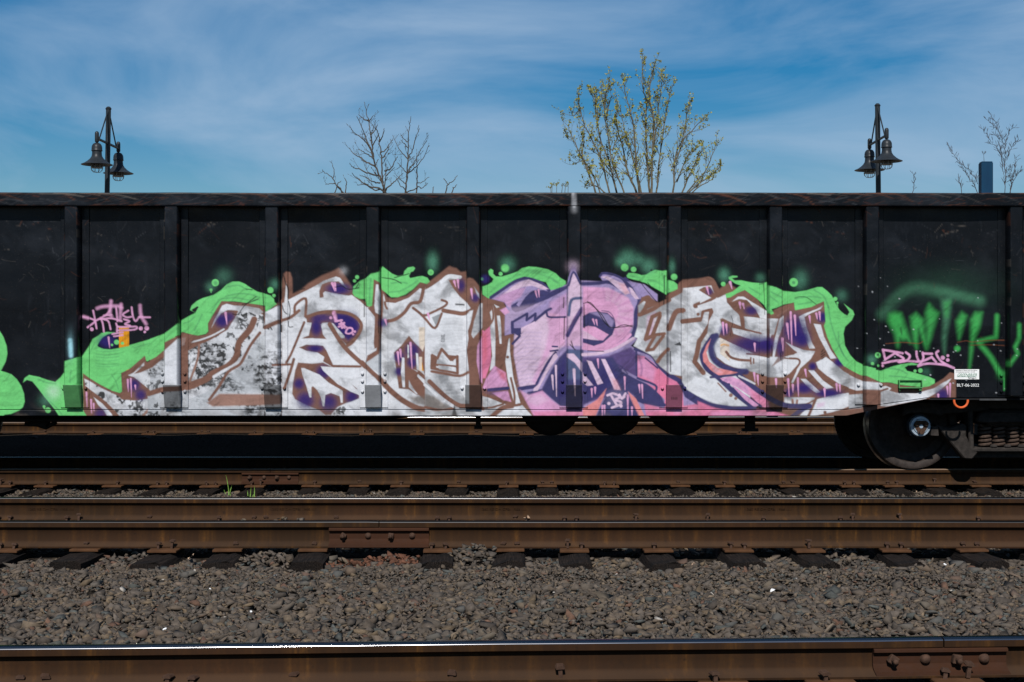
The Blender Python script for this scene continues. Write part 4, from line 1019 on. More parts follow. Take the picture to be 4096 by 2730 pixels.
def track(label, yc, ztop, h, rails, ties, xoff_d, rotz=0.0, spikes=True, group=None, seed=1, ws=None):
    g3 = random.Random(seed)
    zb = ztop - h
    t = thing('railway_track', label, 'railway track', (0, yc, 0))
    t.rotation_euler = (0, 0, rotz)
    for y, pieces, head in rails:
        for (x0, x1) in pieces:
            rail(t, y, zb, h, x0, x1, head, ws)
    for px in ties:
        x = wx(px, xoff_d)
        tie = put('tie', TIE_ME[g3.randrange(6)], t, (x, g3.uniform(-.04, .04), zb - 0.018), (0, g3.uniform(-.015, .015), g3.uniform(-.035, .035)))
        for y, _, _ in rails:
            pl = put('tie_plate', PLATE_ME, tie, (0, y, -0.001))
            if spikes:
                for sx in ((-0.045, 0.05) if g3.random() < 0.45 else (g3.uniform(-0.05, 0.05),)):
                    up = 0.012 + (0.022 if g3.random() < 0.15 else 0) + g3.uniform(0, .006)
                    put('spike', SPIKE_ME, tie, (sx, y - 0.082 * h / 0.186, 0.012 + up), (g3.uniform(-.15, .1), g3.uniform(-.12, .12), g3.uniform(-.3, .3)))
    return t, zb

def joint_bar(t, y, zb, h, xc, length, name='joint_bar', notch=False):
    s = h / 0.186
    prof = [(-0.013, 0.133), (-0.036, 0.139), (-0.052, 0.132), (-0.053, 0.120), (-0.030, 0.112), (-0.027, 0.100), (-0.027, 0.060), (-0.036, 0.040), (-0.062, 0.026),
            (-0.086, 0.018), (-0.088, 0.006), (-0.079, 0.004), (-0.074, 0.016), (-0.020, 0.036), (-0.0125, 0.05)]
    m = MB()
    m.prism([(y + a * s, zb + c_ * s) for a, c_ in prof], xc - length / 2, xc + length / 2, 'x')
    bar = obj(name, m, M['redrust'], t)
    sp = length / 4.35
    for i in range(4):
        bx = xc + (i - 1.5) * sp * (1.0 + 0.04 * (-1) ** i)
        bz, by = zb + 0.082 * s, y - 0.027 * s
        m = MB()
        if i % 2 == 0:
            r = 0.021
            a0 = 0.2 + i
            pr = [(bx + r * 1.25 * math.cos(a0 + k * math.pi / 2), bz + r * 1.25 * math.sin(a0 + k * math.pi / 2)) for k in range(4)]
            m.prism(pr, by - 0.030, by + 0.004, 'y')
            m.lathe([(0.0, -0.062), (0.010, -0.060), (0.012, -0.055), (0.012, 0.0)], (bx, by, bz), 'y', 10)
        else:
            m.lathe([(0.0, -0.024), (0.010, -0.022), (0.019, -0.014), (0.023, 0.002)], (bx, by, bz), 'y', 14)
        obj('bolt', m, M['boltrust'], bar, smooth=(i % 2 == 1), bevel=0.003 if i % 2 == 0 else 0)
    return bar

# nearest track: only its far rail is in the picture
A_TIES = [-900, -350, 210, 768, 1250, 1790, 2330, 2940, 3329, 3841, 4400, 4900]
aj = wx(3818, 5.8)
tA, zbA = track('rusty track with bright polished rail top and bolted joint, in front of grey ballast', 5.78 - 0.7525, 0.405, 0.150,
                [(0.7525, [(-30, aj - 0.003), (aj + 0.003, 30)], M['steel']), (-0.7525, [(-30, 30)], M['steel'])], A_TIES, 5.8, R(2.65), True, seed=3, ws=0.97)
joint_bar(tA, 0.7525, zbA, 0.150, aj - 0.012, 0.545)
# middle track
B_TIES = [-1180, -870, -570, -270, 44, 370, 685, 906, 1243, 1743, 2043, 2305, 2608, 2934, 3207, 3569, 3857, 4160, 4460, 4770, 5080]
bj = wx(1518, 10.06)
tB, zbB = track('middle track of brown rusted rails between ballast and the freight car track', 10.81, 0.355, 0.181,
                [(-0.7525, [(-40, bj - 0.003), (bj + 0.003, 40)], M['dullsteel']), (0.7525, [(-40, 40)], M['midsteel'])], B_TIES, 10.06, 0.0, True, seed=5)
joint_bar(tB, -0.7525, zbB, 0.181, bj, 0.69)
# the freight car's track
C_TIES = [38, 207, 465, 666, 847, 1032, 1252, 1430, 1607, 1837, 2036, 2192, 2441, 2705, 2904, 3137, 3388, 3561, 3723, 3918, 4120, 4330, 4540, 4750, 4960] + [-170, -380, -590, -800, -1010]
cj = wx(1083, 15.0)
tC, zbC = track('dull rusty track carrying the black freight car', 15.75, 0.28, 0.160,
                [(-0.7525, [(-45, cj - 0.003), (cj + 0.003, 45)], M['dullhead']), (0.7525, [(-45, 45)], M['steel'])], C_TIES, 15.0, R(-0.05), True, seed=8)
joint_bar(tC, -0.7525, zbC, 0.160, cj, 0.585)
# track behind the car, seen below its sill
D_TIES = list(range(-900, 5100, 215))
tD, zbD = track('sunlit brown track behind the freight car, seen under its sill', 21.25, 0.451, 0.152,
                [(-0.7525, [(-60, 60)], M['dullhead']), (0.7525, [(-60, 60)], M['steel'])], D_TIES, 20.5, R(-0.12), True, seed=11)

# rolled lettering, raised on the rail web
def text_mesh(body, size, mat, extr=0.0, shear=0.0, align='LEFT', squash=1.0):
    cu = bpy.data.curves.new('text', 'FONT')
    cu.body, cu.size, cu.extrude, cu.shear, cu.align_x = body, size, extr, shear, align
    cu.space_character = squash
    to = bpy.data.objects.new('text_tmp', cu)
    col.objects.link(to)
    dg = bpy.context.evaluated_depsgraph_get()
    me = bpy.data.meshes.new_from_object(to.evaluated_get(dg))
    bpy.data.objects.remove(to, do_unlink=True)
    me.materials.clear()
    me.materials.append(mat)
    return me
for px in (110, 1080, 1920, 2980):
    me = text_mesh('1360 RE OH CF&I 1966 IIIII', 0.026, M['rust'], 0.0012)
    put('raised_lettering', me, tB, (wx(px, 11.55), 0.7525 - 0.0125, zbB + 0.078), (R(90), 0, 0), (1.25, 1, 1))

# ------------------------------------------------------------------ ballast stones
def hull_proto(seed, npt=9):
    g3 = np.random.default_rng(seed)
    p = g3.uniform(-1, 1, (npt, 3)); p /= np.abs(p).max(1)[:, None] ** 0.75
    p *= g3.uniform(0.7, 1.1, (npt, 1)); p *= np.array([1.0, g3.uniform(0.55, 0.85), g3.uniform(0.28, 0.6)])
    bm = bmesh.new()
    vs_ = [bm.verts.new(q) for q in p]
    r_ = bmesh.ops.convex_hull(bm, input=vs_)
    bmesh.ops.delete(bm, geom=[g for g in r_['geom_interior'] if isinstance(g, bmesh.types.BMVert)], context='VERTS')
    bmesh.ops.triangulate(bm, faces=bm.faces)
    bm.verts.ensure_lookup_table(); bm.verts.index_update()
    V = np.array([v_.co[:] for v_ in bm.verts]); T = np.array([[v_.index for v_ in f.verts] for f in bm.faces])
    bm.free()
    return V, T
PROTO = [hull_proto(100 + k, 8 + k % 4) for k in range(24)]
PAL = np.array([0.74, 0.675, 0.59]) * np.array([(0.105, 0.092, 0.082), (0.125, 0.106, 0.090), (0.09, 0.082, 0.077), (0.145, 0.122, 0.098), (0.085, 0.098, 0.102), (0.12, 0.108, 0.10), (0.155, 0.125, 0.092), (0.128, 0.08, 0.062), (0.075, 0.068, 0.064), (0.11, 0.10, 0.092)])
TIE_RECTS = []
for tx, d_, yc, half in ((A_TIES, 5.8, 0, 0), (B_TIES, 10.06, 10.81, 1.30), (C_TIES, 15.0, 15.75, 1.30)):
    if half:
        TIE_RECTS.append((np.array([wx(p, d_) for p in tx]), yc - half, yc + half))
def scatter(y0, y1, xhalf, spacing, smin, smax, g3):
    n = int((y1 - y0) * (2 * xhalf) / spacing ** 2)
    y = g3.uniform(y0, y1, n); x = g3.uniform(-xhalf, xhalf, n)
    keep = np.abs(x) < (y * 0.353 + 0.75)
    s = np.clip(np.exp(g3.normal(math.log((smin * smax) ** 0.5), 0.36, n)), smin * 0.7, smax * 1.3)
    for yr in (10.06, 11.56, 15.0, 16.5, 20.5):
        keep &= np.abs(y - yr) > 0.085
    keep &= np.abs(y - (5.78 + 0.0463 * x)) > 0.080
    for xs, a, b_ in TIE_RECTS:
        near = np.abs(x[:, None] - xs[None]).min(1) < 0.105
        keep &= ~(near & (y > a + 0.02) & (y < b_))
    return x[keep], y[keep], s[keep]
g3 = np.random.default_rng(77)
PX, PY, PS = [], [], []
for args in ((5.9, 8.2, 3.8, 0.0275, 0.011, 0.029), (7.9, 9.6, 4.3, 0.0265, 0.009, 0.024), (5.95, 8.8, 4.1, 0.066, 0.024, 0.040), (9.3, 10.0, 4.4, 0.034, 0.016, 0.036), (5.2, 5.72, 3.0, 0.038, 0.014, 0.034),
             (10.1, 11.5, 4.8, 0.055, 0.018, 0.036), (11.6, 13.4, 5.4, 0.085, 0.02, 0.034), (13.4, 14.95, 6.1, 0.032, 0.012, 0.028), (15.05, 16.4, 6.6, 0.09, 0.018, 0.034)):
    x, y, s = scatter(*args, g3)
    PX.append(x); PY.append(y); PS.append(s)
PX, PY, PS = map(np.concatenate, (PX, PY, PS))
NS = len(PX)
PZ = ballast_z(PX, PY) + PS * g3.uniform(-0.35, 0.3, NS)
# heaps against the middle track's near rail, and a low mound between its rails
for hx, hy, hr, hh in ((wx(1900, 9.9), 9.93, 0.17, 0.09), (wx(2030, 9.9), 9.95, 0.13, 0.06), (wx(1080, 9.9), 9.9, 0.2, 0.05), (wx(560, 9.9), 9.88, 0.18, 0.05), (wx(3380, 9.9), 9.9, 0.16, 0.04), (wx(1010, 11.2), 11.42, 0.30, 0.075), (wx(1200, 11.2), 11.4, 0.28, 0.06), (wx(1560, 9.9), 9.9, 0.17, 0.03)):
    q = ((PX - hx) / hr) ** 2 + ((PY - hy) / hr) ** 2
    PZ += hh * np.exp(-q)
ang = g3.normal(0, 0.36, (NS, 2)); rz_ = g3.uniform(0, 6.283, NS)
cx, sx = np.cos(ang[:, 0]), np.sin(ang[:, 0]); cy, sy = np.cos(ang[:, 1]), np.sin(ang[:, 1]); cz, sz = np.cos(rz_), np.sin(rz_)
ROT = np.empty((NS, 3, 3))
ROT[:, 0] = np.stack([cz * cy, cz * sy * sx - sz * cx, cz * sy * cx + sz * sx], 1)
ROT[:, 1] = np.stack([sz * cy, sz * sy * sx + cz * cx, sz * sy * cx - cz * sx], 1)
ROT[:, 2] = np.stack([-sy, cy * sx, cy * cx], 1)
which = g3.integers(0, len(PROTO), NS)
cidx = g3.choice(len(PAL), NS, p=[.17, .16, .13, .1, .07, .14, .06, .03, .07, .07])
ccol = PAL[cidx] * g3.uniform(0.75, 1.25, (NS, 1))
ccol[g3.random(NS) < 0.0012] = (0.34, 0.31, 0.27)
rusty = (np.abs(PY - 9.9) < 0.25) & (PX > wx(1290, 9.9)) & (PX < wx(1720, 9.9)) & (g3.random(NS) < 0.75)
ccol[rusty] = np.array([0.105, 0.047, 0.028]) * g3.uniform(0.7, 1.3, (rusty.sum(), 1))
VV, TT, CC = [], [], []
o_ = 0
for k, (V, T) in enumerate(PROTO):
    i = np.where(which == k)[0]
    if not len(i): continue
    q = np.einsum('nij,vj->nvi', ROT[i], V) * PS[i][:, None, None] + np.stack([PX[i], PY[i], PZ[i]], 1)[:, None]
    VV.append(q.reshape(-1, 3))
    TT.append((T[None] + (o_ + np.arange(len(i)) * len(V))[:, None, None]).reshape(-1, 3))
    CC.append(np.repeat(ccol[i], len(V), 0))
    o_ += len(i) * len(V)
VV, TT, CC = map(np.concatenate, (VV, TT, CC))
def np_mesh(name, V, T, mat, colname=None, C=None, nper=3):
    me = bpy.data.meshes.new(name)
    me.vertices.add(len(V)); me.vertices.foreach_set('co', V.astype(np.float32).ravel())
    me.loops.add(T.size); me.loops.foreach_set('vertex_index', T.astype(np.int32).ravel())
    me.polygons.add(len(T)); me.polygons.foreach_set('loop_start', (np.arange(len(T)) * nper).astype(np.int32))
    me.update(calc_edges=True)
    me.materials.append(mat)
    if colname:
        a_ = me.color_attributes.new(colname, 'FLOAT_COLOR', 'POINT')
        if C.shape[1] == 3:
            C = np.concatenate([C, np.ones((len(C), 1))], 1)
        a_.data.foreach_set('color', C.astype(np.float32).ravel())
    return me
gme = np_mesh('ballast_gravel', VV, TT, M['stone'], 'Col', CC)
tag(link(bpy.data.objects.new('ballast_gravel', gme)), 'crushed grey and brown stone ballast filling the space between the tracks', 'ballast', kind='stuff')
# the largest stones are pieces of their own
SME = []
for k, (V, T) in enumerate(PROTO[:12]):
    me = np_mesh('stone', V, T, M['bigstone']); SME.append(me)
bx_, by_, bs_ = scatter(6.1, 9.95, 4.2, 0.19, 0.029, 0.044, g3)
sel = np.argsort(-bs_ / by_)[:300]
for i in sel:
    s = bs_[i]
    put('stone', SME[int(g3.integers(12))], bed, (bx_[i], by_[i], float(ballast_z(bx_[i], by_[i])) + s * g3.uniform(0.0, 0.35)), (g3.normal(0, .3), g3.normal(0, .3), g3.uniform(0, 6.28)), (s, s, s))
# ------------------------------------------------------------------ the freight car
DP, DR = 14.335, 14.20           # distances of the side sheets and of the rib faces
XL, XR = -9.1, 6.95              # ends of the car
CROOT = (-1.05, 15.75, 0.28)
car = thing('gondola_car', 'long black steel gondola freight car with green, white and purple graffiti along its side', 'freight car', CROOT)
CPI = Matrix.Translation(-Vector(CROOT))
def cpart(name, mb_, mats, **kw):
    return obj(name, mb_, mats, car, CROOT, **kw)
INSIDE = M['black']

def bottom_px(px):               # lower edge of the side sheets, rising over the truck
    return np.interp(px, [-9000, 3376, 3704, 9000], [1640, 1640, 1593, 1593])
def sill_px(px):
    return np.interp(px, [-9000, 3385, 3702, 9000], [1664, 1664, 1597, 1597])

def painted_grid(name, px0, px1, ytop, ybot, d, step, parent, root, depth=None, dpaint=None, thick=0.006, rows=None):
    """a steel sheet facing the camera side, with the paint sampled at its vertices; ytop/ybot may be callables of px"""
    n = max(int(abs(px1 - px0) / step), 1)
    pxs = np.linspace(px0, px1, n + 1)
    yt = ytop(pxs) if callable(ytop) else np.full(n + 1, float(ytop))
    yb = ybot(pxs) if callable(ybot) else np.full(n + 1, float(ybot))
    if rows is None:
        m_ = max(int(abs(yb.max() - yt.min()) / step), 1)
        rows = np.linspace(0, 1, m_ + 1)
    R_ = len(rows)
    PXX = np.broadcast_to(pxs, (R_, n + 1)); PYY = yt[None] + (yb - yt)[None] * rows[:, None]
    X = (PXX - 2048) * d / F; Z = CAMZ + (1365 - PYY) * d / F
    Y = np.full(X.shape, d) + (depth(X, Z) if depth else 0)
    V = np.stack([X, Y, Z], 2).reshape(-1, 3)
    C = paint_at(PXX.ravel(), PYY.ravel())
    i = (np.arange(R_ - 1)[:, None] * (n + 1) + np.arange(n)[None]).ravel()
    Q = np.stack([i, i + n + 1, i + n + 2, i + 1], 1)
    # a real sheet: returned edge all round
    rim = list(range(n + 1)) + [(k + 1) * (n + 1) - 1 for k in range(1, R_)] + [(R_ - 1) * (n + 1) + k for k in range(n - 1, -1, -1)] + [k * (n + 1) for k in range(R_ - 2, 0, -1)]
    rim = np.array(rim)
    B = V[rim].copy(); B[:, 1] += thick
    nb = len(V)
    V2 = np.vstack([V, B]); C2 = np.vstack([C, C[rim]])
    k = np.arange(len(rim)); k2 = (k + 1) % len(rim)
    E = np.stack([rim[k], rim[k2], nb + k2, nb + k], 1)
    me = np_mesh(name, V2, np.vstack([Q, E]), M['paint'], 'Paint', C2, 4)
    sm = np.zeros(len(me.polygons), bool); sm[:len(Q)] = True
    me.polygons.foreach_set('use_smooth', sm)
    return link(bpy.data.objects.new(name, me), parent, root)

gd = np.random.default_rng(5)
DENTS = [(gd.uniform(XL, XR), gd.uniform(1.1, 2.8), gd.uniform(0.12, 0.4), gd.uniform(-0.018, 0.014)) for _ in range(46)]
def bulge(X, Z):
    o = 0.004 * np.sin(X * 2.3 + 1.3 * np.sin(Z * 2)) + 0.003 * np.sin(Z * 4.1 + X * 1.1)
    for a, b_, r_, h_ in DENTS:
        o = o + h_ * np.exp(-(((X - a) / r_) ** 2 + ((Z - b_) / (r_ * 1.2)) ** 2))
    return o
def ramped(X, Z, xa, xb):         # no bulge where the sheet is welded at its edges
    t = np.clip((X - xa) / 0.14, 0, 1) * np.clip((xb - X) / 0.14, 0, 1) * np.clip((2.98 - Z) / 0.2, 0, 1) * np.clip((Z - 0.86) / 0.2, 0, 1)
    flat = 1 - np.clip((X - 3.5) / 0.2, 0, 1) * np.clip((1.75 - Z) / 0.2, 0, 1)      # stiff lower corner over the truck
    return bulge(X, Z) * t * flat

RIBX = [wx(p, DR) for p in RIBS]                      # world x of each rib
PLPX = [2048 + x * F / DP for x in RIBX]              # the same, seen on the sheet
ROWS = np.concatenate([np.linspace(0, 0.262, 34, endpoint=False), np.linspace(0.262, 1, 234)])
ROWS_C = np.linspace(0, 1, 24)
ends = [2048 + XL * F / DP] + PLPX + [2048 + XR * F / DP]
for i in range(len(ends) - 1):
    a, b_ = ends[i] + 0.4, ends[i + 1] - 0.4
    if b_ - a < 4: continue
    seen = b_ > -60 and a < 4150
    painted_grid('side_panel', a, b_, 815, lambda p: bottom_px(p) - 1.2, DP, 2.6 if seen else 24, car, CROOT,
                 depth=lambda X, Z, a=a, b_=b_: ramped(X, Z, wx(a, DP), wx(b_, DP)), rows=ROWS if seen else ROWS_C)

# vertical backing strips, ribs, feet and bolts
def sloped(p, lim):
    return np.minimum(lim, bottom_px(p) - 8)
for k, (rp, x, pp) in enumerate(zip(RIBS, RIBX, PLPX)):
    if x < XL + 0.1 or x > XR - 0.1: continue
    seen = -80 < pp < 4200
    st = 3.0 if seen else 14
    low = 1632 if rp < 3300 else (1619 if rp < 3600 else 1583)
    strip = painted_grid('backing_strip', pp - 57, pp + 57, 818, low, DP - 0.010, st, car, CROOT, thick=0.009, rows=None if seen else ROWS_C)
    # rib: a pressed channel, front face and two flanks
    hw = 0.066
    foot_top = 1540 if rp < 3300 else (1619 if rp < 3600 else 1583)
    m_ = 205 if seen else 30
    zs = np.linspace(wz(824, DR), wz(foot_top, DR), m_)
    prof = [(-hw - 0.004, DP - 0.011), (-hw, DR + 0.012), (-hw + 0.010, DR), (-hw / 3, DR - 0.001), (hw / 3, DR - 0.001), (hw - 0.010, DR), (hw, DR + 0.012), (hw + 0.004, DP - 0.011)]
    if seen:
        fr = np.linspace(-hw + 0.012, hw - 0.012, 16)
        prof = prof[:2] + [(-hw + 0.010, DR)] + [(q, DR - 0.001) for q in fr] + [(hw - 0.010, DR)] + prof[-2:]
    np_ = len(prof)
    PR = np.array(prof)
    V = np.stack([np.broadcast_to(x + PR[:, 0], (m_, np_)), np.broadcast_to(PR[:, 1], (m_, np_)), np.broadcast_to(zs[:, None], (m_, np_))], 2).copy()
    if seen:
        V[:, :, 1] += (0.0025 * np.sin(zs * 5 + k) + 0.0015 * np.sin(zs * 17 + 2 * k))[:, None] * (PR[:, 1] < DR + 0.02)
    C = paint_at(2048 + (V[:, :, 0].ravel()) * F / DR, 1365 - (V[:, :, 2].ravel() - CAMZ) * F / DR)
    i = (np.arange(m_ - 1)[:, None] * np_ + np.arange(np_ - 1)[None]).ravel()
    Q = np.stack([i, i + np_, i + np_ + 1, i + 1], 1)
    me = np_mesh('rib', V.reshape(-1, 3), Q, M['paint'], 'Paint', C, 4)
    me.polygons.foreach_set('use_smooth', [True] * len(me.polygons))
    rib = link(bpy.data.objects.new('rib', me), car, CROOT)
    if rp < 3300:
        # sloping foot
        zt, zl = wz(1540, DR), wz(1633, DR - 0.0)
        n1_, n2_ = (24, 32) if seen else (3, 3)
        U, W_ = np.meshgrid(np.linspace(-1, 1, n1_), np.linspace(0, 1, n2_))
        X = x + U * (0.076 + 0.002 * W_); Y = DR - 0.012 + 0.088 * W_; Z = zt + (zl - zt) * W_
        V = np.stack([X, Y, Z], 2).reshape(-1, 3)
        C = paint_at(2048 + X.ravel() * F / Y.ravel(), 1365 - (Z.ravel() - CAMZ) * F / Y.ravel())
        C[:, :3] = C[:, :3] * 0.42 + 0.012          # thin, rubbed paint over bare grey steel
        i = (np.arange(n2_ - 1)[:, None] * n1_ + np.arange(n1_ - 1)[None]).ravel()
        Q = np.stack([i, i + n1_, i + n1_ + 1, i + 1], 1)
        rim = np.array(list(range(n1_)) + [(q + 1) * n1_ - 1 for q in range(1, n2_)] + [(n2_ - 1) * n1_ + q for q in range(n1_ - 2, -1, -1)] + [q * n1_ for q in range(n2_ - 2, 0, -1)])
        B = V[rim].copy(); B[:, 1] = DP - 0.012
        q = np.arange(len(rim)); q2 = (q + 1) % len(rim)
        E = np.stack([rim[q], rim[q2], len(V) + q2, len(V) + q], 1)
        me = np_mesh('rib_foot', np.vstack([V, B]), np.vstack([Q, E]), M['paint'], 'Paint', np.vstack([C, C[rim]]), 4)
        link(bpy.data.objects.new('rib_foot', me), rib)
    three = (rp in (683, 1490, 2297, 3104, 4067, -120, -926))
    ys_ = (1495, 1525, 1566) if three else ((1553,) if rp != 3491 else (1540,))
    if rp == 4067: ys_ = (1502, 1530, 1566)
    if seen:
        for side in (-1, 1):
            for yb_ in ys_:
                bxp = pp + side * 45
                c3 = (wx(bxp, DP), DP - 0.013, wz(yb_, DP))
                m = MB()
                m.lathe([(0.0, -0.022), (0.009, -0.021), (0.015, -0.014), (0.017, 0.006)], c3, 'y', 10)
                me = mesh('bolt', m, M['paint'], smooth=True)
                a_ = me.color_attributes.new('Paint', 'FLOAT_COLOR', 'POINT')
                pc = paint_at(np.array([bxp]), np.array([float(yb_)]))[0]
                a_.data.foreach_set('color', np.tile(pc, len(me.vertices)).astype(np.float32))
                link(bpy.data.objects.new('bolt', me), strip)

# top chord with a rolled edge
n = 700
xs = np.linspace(XL - 0.03, XR + 0.03, n)
zt, zb_ = wz(771, DR - 0.014), wz(826, DR - 0.014)
PR = np.array([(DP + 0.02, zb_ + 0.004), (DR + 0.0, zb_), (DR - 0.010, zb_ + 0.003), (DR - 0.014, zb_ + 0.010)] + [(DR - 0.014, zb_ + 0.010 + (zt - zb_ - 0.02) * q) for q in np.linspace(0.08, 1, 14)] + [(DR - 0.010, zt - 0.003), (DR, zt), (DP + 0.05, zt + 0.001), (DP + 0.05, zb_ + 0.005)])
np_ = len(PR)
wob = 0.0035 * np.sin(xs * 1.1) + 0.002 * np.sin(xs * 3.7 + 1) + 0.0015 * np.sin(xs * 11)
V = np.stack([np.broadcast_to(xs[:, None], (n, np_)), PR[None, :, 0] + wob[:, None] * 0.6, PR[None, :, 1] + wob[:, None] * 0.6], 2)
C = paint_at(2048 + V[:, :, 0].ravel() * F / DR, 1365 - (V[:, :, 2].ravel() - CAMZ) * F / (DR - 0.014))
i = (np.arange(n - 1)[:, None] * np_ + np.arange(np_ - 1)[None]).ravel()
Q = np.stack([i, i + 1, i + np_ + 1, i + np_], 1)
me = np_mesh('top_chord', V.reshape(-1, 3), Q, M['paint'], 'Paint', C, 4)
link(bpy.data.objects.new('top_chord', me), car, CROOT)

# side sill strip, then the right-hand flat edge
painted_grid('side_sill', 2048 + XL * F / DP, 3720, lambda p: bottom_px(p) + 1.4, sill_px, DP - 0.012, 3.0, car, CROOT, thick=0.10, rows=np.linspace(0, 1, 9))
m = MB(); m.box(wx(3716, DP), XR, DP - 0.010, DP + 0.09, wz(1600, DP), wz(1594.5, DP)); cpart('end_sill_flange', m, M['black'])
m = MB(); m.box(wx(3914, DP), wx(4022, DP), DP - 0.03, DP - 0.012, wz(1602, DP), wz(1595.5, DP)); cpart('sill_plate', m, simple('grey_worn_plate', (0.05, 0.052, 0.055), 0.6))

# body: floor, far side, ends (black, so nothing shows through)
m = MB()
zf = wz(1655, DP)
m.box(XL, 3.45, DP + 0.02, 17.16, zf, zf + 0.03)
m.box(3.45, XR, DP + 0.02, 17.16, wz(1590, DP), wz(1590, DP) + 0.03)
cpart('floor', m, INSIDE)
m = MB(); m.box(XL, XR, 17.17, 17.20, wz(1590, DP), zt - 0.02); m.box(XL, 3.3, 17.172, 17.198, zf - 0.02, wz(1589, DP))
for x in RIBX:
    if XL < x - 0.1 and x + 0.1 < XR: m.box(x - 0.066, x + 0.066, 17.201, 17.31, wz(1560, DP), zt - 0.06)
cpart('far_side', m, INSIDE)
m = MB(); m.box(XL - 0.02, XR + 0.02, 17.15, 17.34, zt - 0.12, zt); cpart('far_top_chord', m, INSIDE)
for x in (XL, XR):
    m = MB(); m.box(x - 0.02, x + 0.02, DP + 0.01, 17.168, wz(1588, DP), zt - 0.01); cpart('end_wall', m, INSIDE)
    m = MB(); s_ = -1 if x < 0 else 1
    m.box(min(x, x + s_ * 0.45), max(x, x + s_ * 0.45), 15.6, 15.9, 0.72, 0.95); m.box(min(x + s_ * 0.45, x + s_ * 0.7), max(x + s_ * 0.45, x + s_ * 0.7), 15.62, 15.88, 0.69, 0.98); cpart('coupler', m, M['truckiron'], bevel=0.02)
# underframe
m = MB()
m.prism([(XL, 1.02), (XL, 0.86), (-6.0, 0.86), (-5.6, wz(1688, 15.6)), (wx(1500, 15.6), wz(1686, 15.6)), (wx(1660, 15.6), wz(1666, 15.6)), (wx(3300, 15.6), wz(1664, 15.6)), (XR, 0.95), (XR, 1.02)], 15.55, 15.95, 'y')
cpart('centre_sill', m, M['black'])
for px in (1913, 3000):
    wd = 10 if px == 1913 else 20
    m = MB(); m.box(wx(px - wd, 15.0), wx(px + wd, 15.0), 14.98, 15.03, wz(1712 if px == 1913 else 1722, 15.0), zf + 0.01)
    m.box(wx(px - wd * 1.6, 15.0), wx(px + wd * 1.6, 15.0), 14.97, 15.04, wz(1712 if px == 1913 else 1722, 15.0) - 0.012, wz(1712 if px == 1913 else 1722, 15.0) + 0.02)
    cpart('hanger_bracket', m, M['black'])
m = MB(); m.tube([(wx(100, 15.1), 15.1, wz(1697, 15.1)), (wx(150, 15.1), 15.1, wz(1700, 15.1)), (wx(185, 15.1), 15.1, wz(1712, 15.1)), (wx(200, 15.1), 15.1, wz(1702, 15.1)), (wx(225, 15.1), 15.1, wz(1690, 15.1))], 0.022, 8)
m.box(wx(118, 15.1), wx(190, 15.1), 15.05, 15.2, wz(1706, 15.1), wz(1680, 15.1)); cpart('brake_rigging', m, M['black'])
m = MB(); m.tube([(XL + 0.3, 14.75, 0.80), (-2.0, 14.78, 0.79), (3.0, 14.75, 0.80)], 0.017, 8); cpart('train_pipe', m, M['black'])
# air reservoirs and brake cylinder slung under the middle: three drums end-on to the track
for (pa, pb) in ((2078, 2318), (2345, 2560), (2590, 2830)):
    cxp = (pa + pb) / 2; r_ = (pb - pa) / 2 * 15.3 / F
    zc = wz(1737, 15.3) + r_
    m = MB()
    m.lathe([(0.0, -0.42), (r_ * 0.5, -0.40), (r_ * 0.85, -0.34), (r_, -0.26), (r_, 0.26), (r_ * 0.85, 0.34), (r_ * 0.5, 0.40), (0.0, 0.42)], (wx(cxp, 15.3), 15.3, zc), 'y', 28)
    m.box(wx(cxp, 15.3) - 0.03, wx(cxp, 15.3) + 0.03, 15.08, 15.12, zc, zf + 0.02)
    cpart('air_reservoir', m, M['black'], smooth=True)
for px in RIBS:
    x = wx(px, DR)
    if XL + 0.3 < x < 3.3:
        m = MB(); m.box(x - 0.05, x + 0.05, DP + 0.03, 17.1, zf - 0.035, zf - 0.002); cpart('cross_bearer', m, M['black'])

# tow loop and card frame
m = MB()
oc = (wx(3845, 14.3), 14.31, wz(1604, 14.3))
m.tube([(oc[0] + 0.068 * math.cos(a), oc[1], oc[2] + 0.068 * math.sin(a)) for a in np.linspace(math.pi * 0.95, math.pi * 2.05, 16)], 0.0115, 8)
cpart('orange_loop', m, M['orange'], smooth=True)
fr_ = MB()
fx0, fx1, fz0, fz1 = wx(3591, DP), wx(3685, DP), wz(1553, DP), wz(1520, DP)
fr_.box(fx0, fx1, DP - 0.055, DP - 0.004, fz0, fz0 + 0.008); fr_.box(fx0, fx1, DP - 0.025, DP - 0.004, fz1 - 0.006, fz1)
fr_.box(fx0, fx0 + 0.008, DP - 0.05, DP - 0.004, fz0 + 0.008, fz1 - 0.006); fr_.box(fx1 - 0.008, fx1, DP - 0.05, DP - 0.004, fz0 + 0.008, fz1 - 0.006)
fr_.box(fx0 + 0.012, fx0 + 0.016, DP - 0.03, DP - 0.006, fz0 - 0.03, fz0); fr_.box(fx1 - 0.03, fx1 - 0.004, DP - 0.04, DP - 0.006, fz0 - 0.022, fz0)
me = mesh('card_holder', fr_, M['paint'])
a_ = me.color_attributes.new('Paint', 'FLOAT_COLOR', 'POINT')
a_.data.foreach_set('color', np.tile(np.append(lin((80, 140, 88)), 1.0), len(me.vertices)).astype(np.float32))
link(bpy.data.objects.new('card_holder', me), car, CROOT)

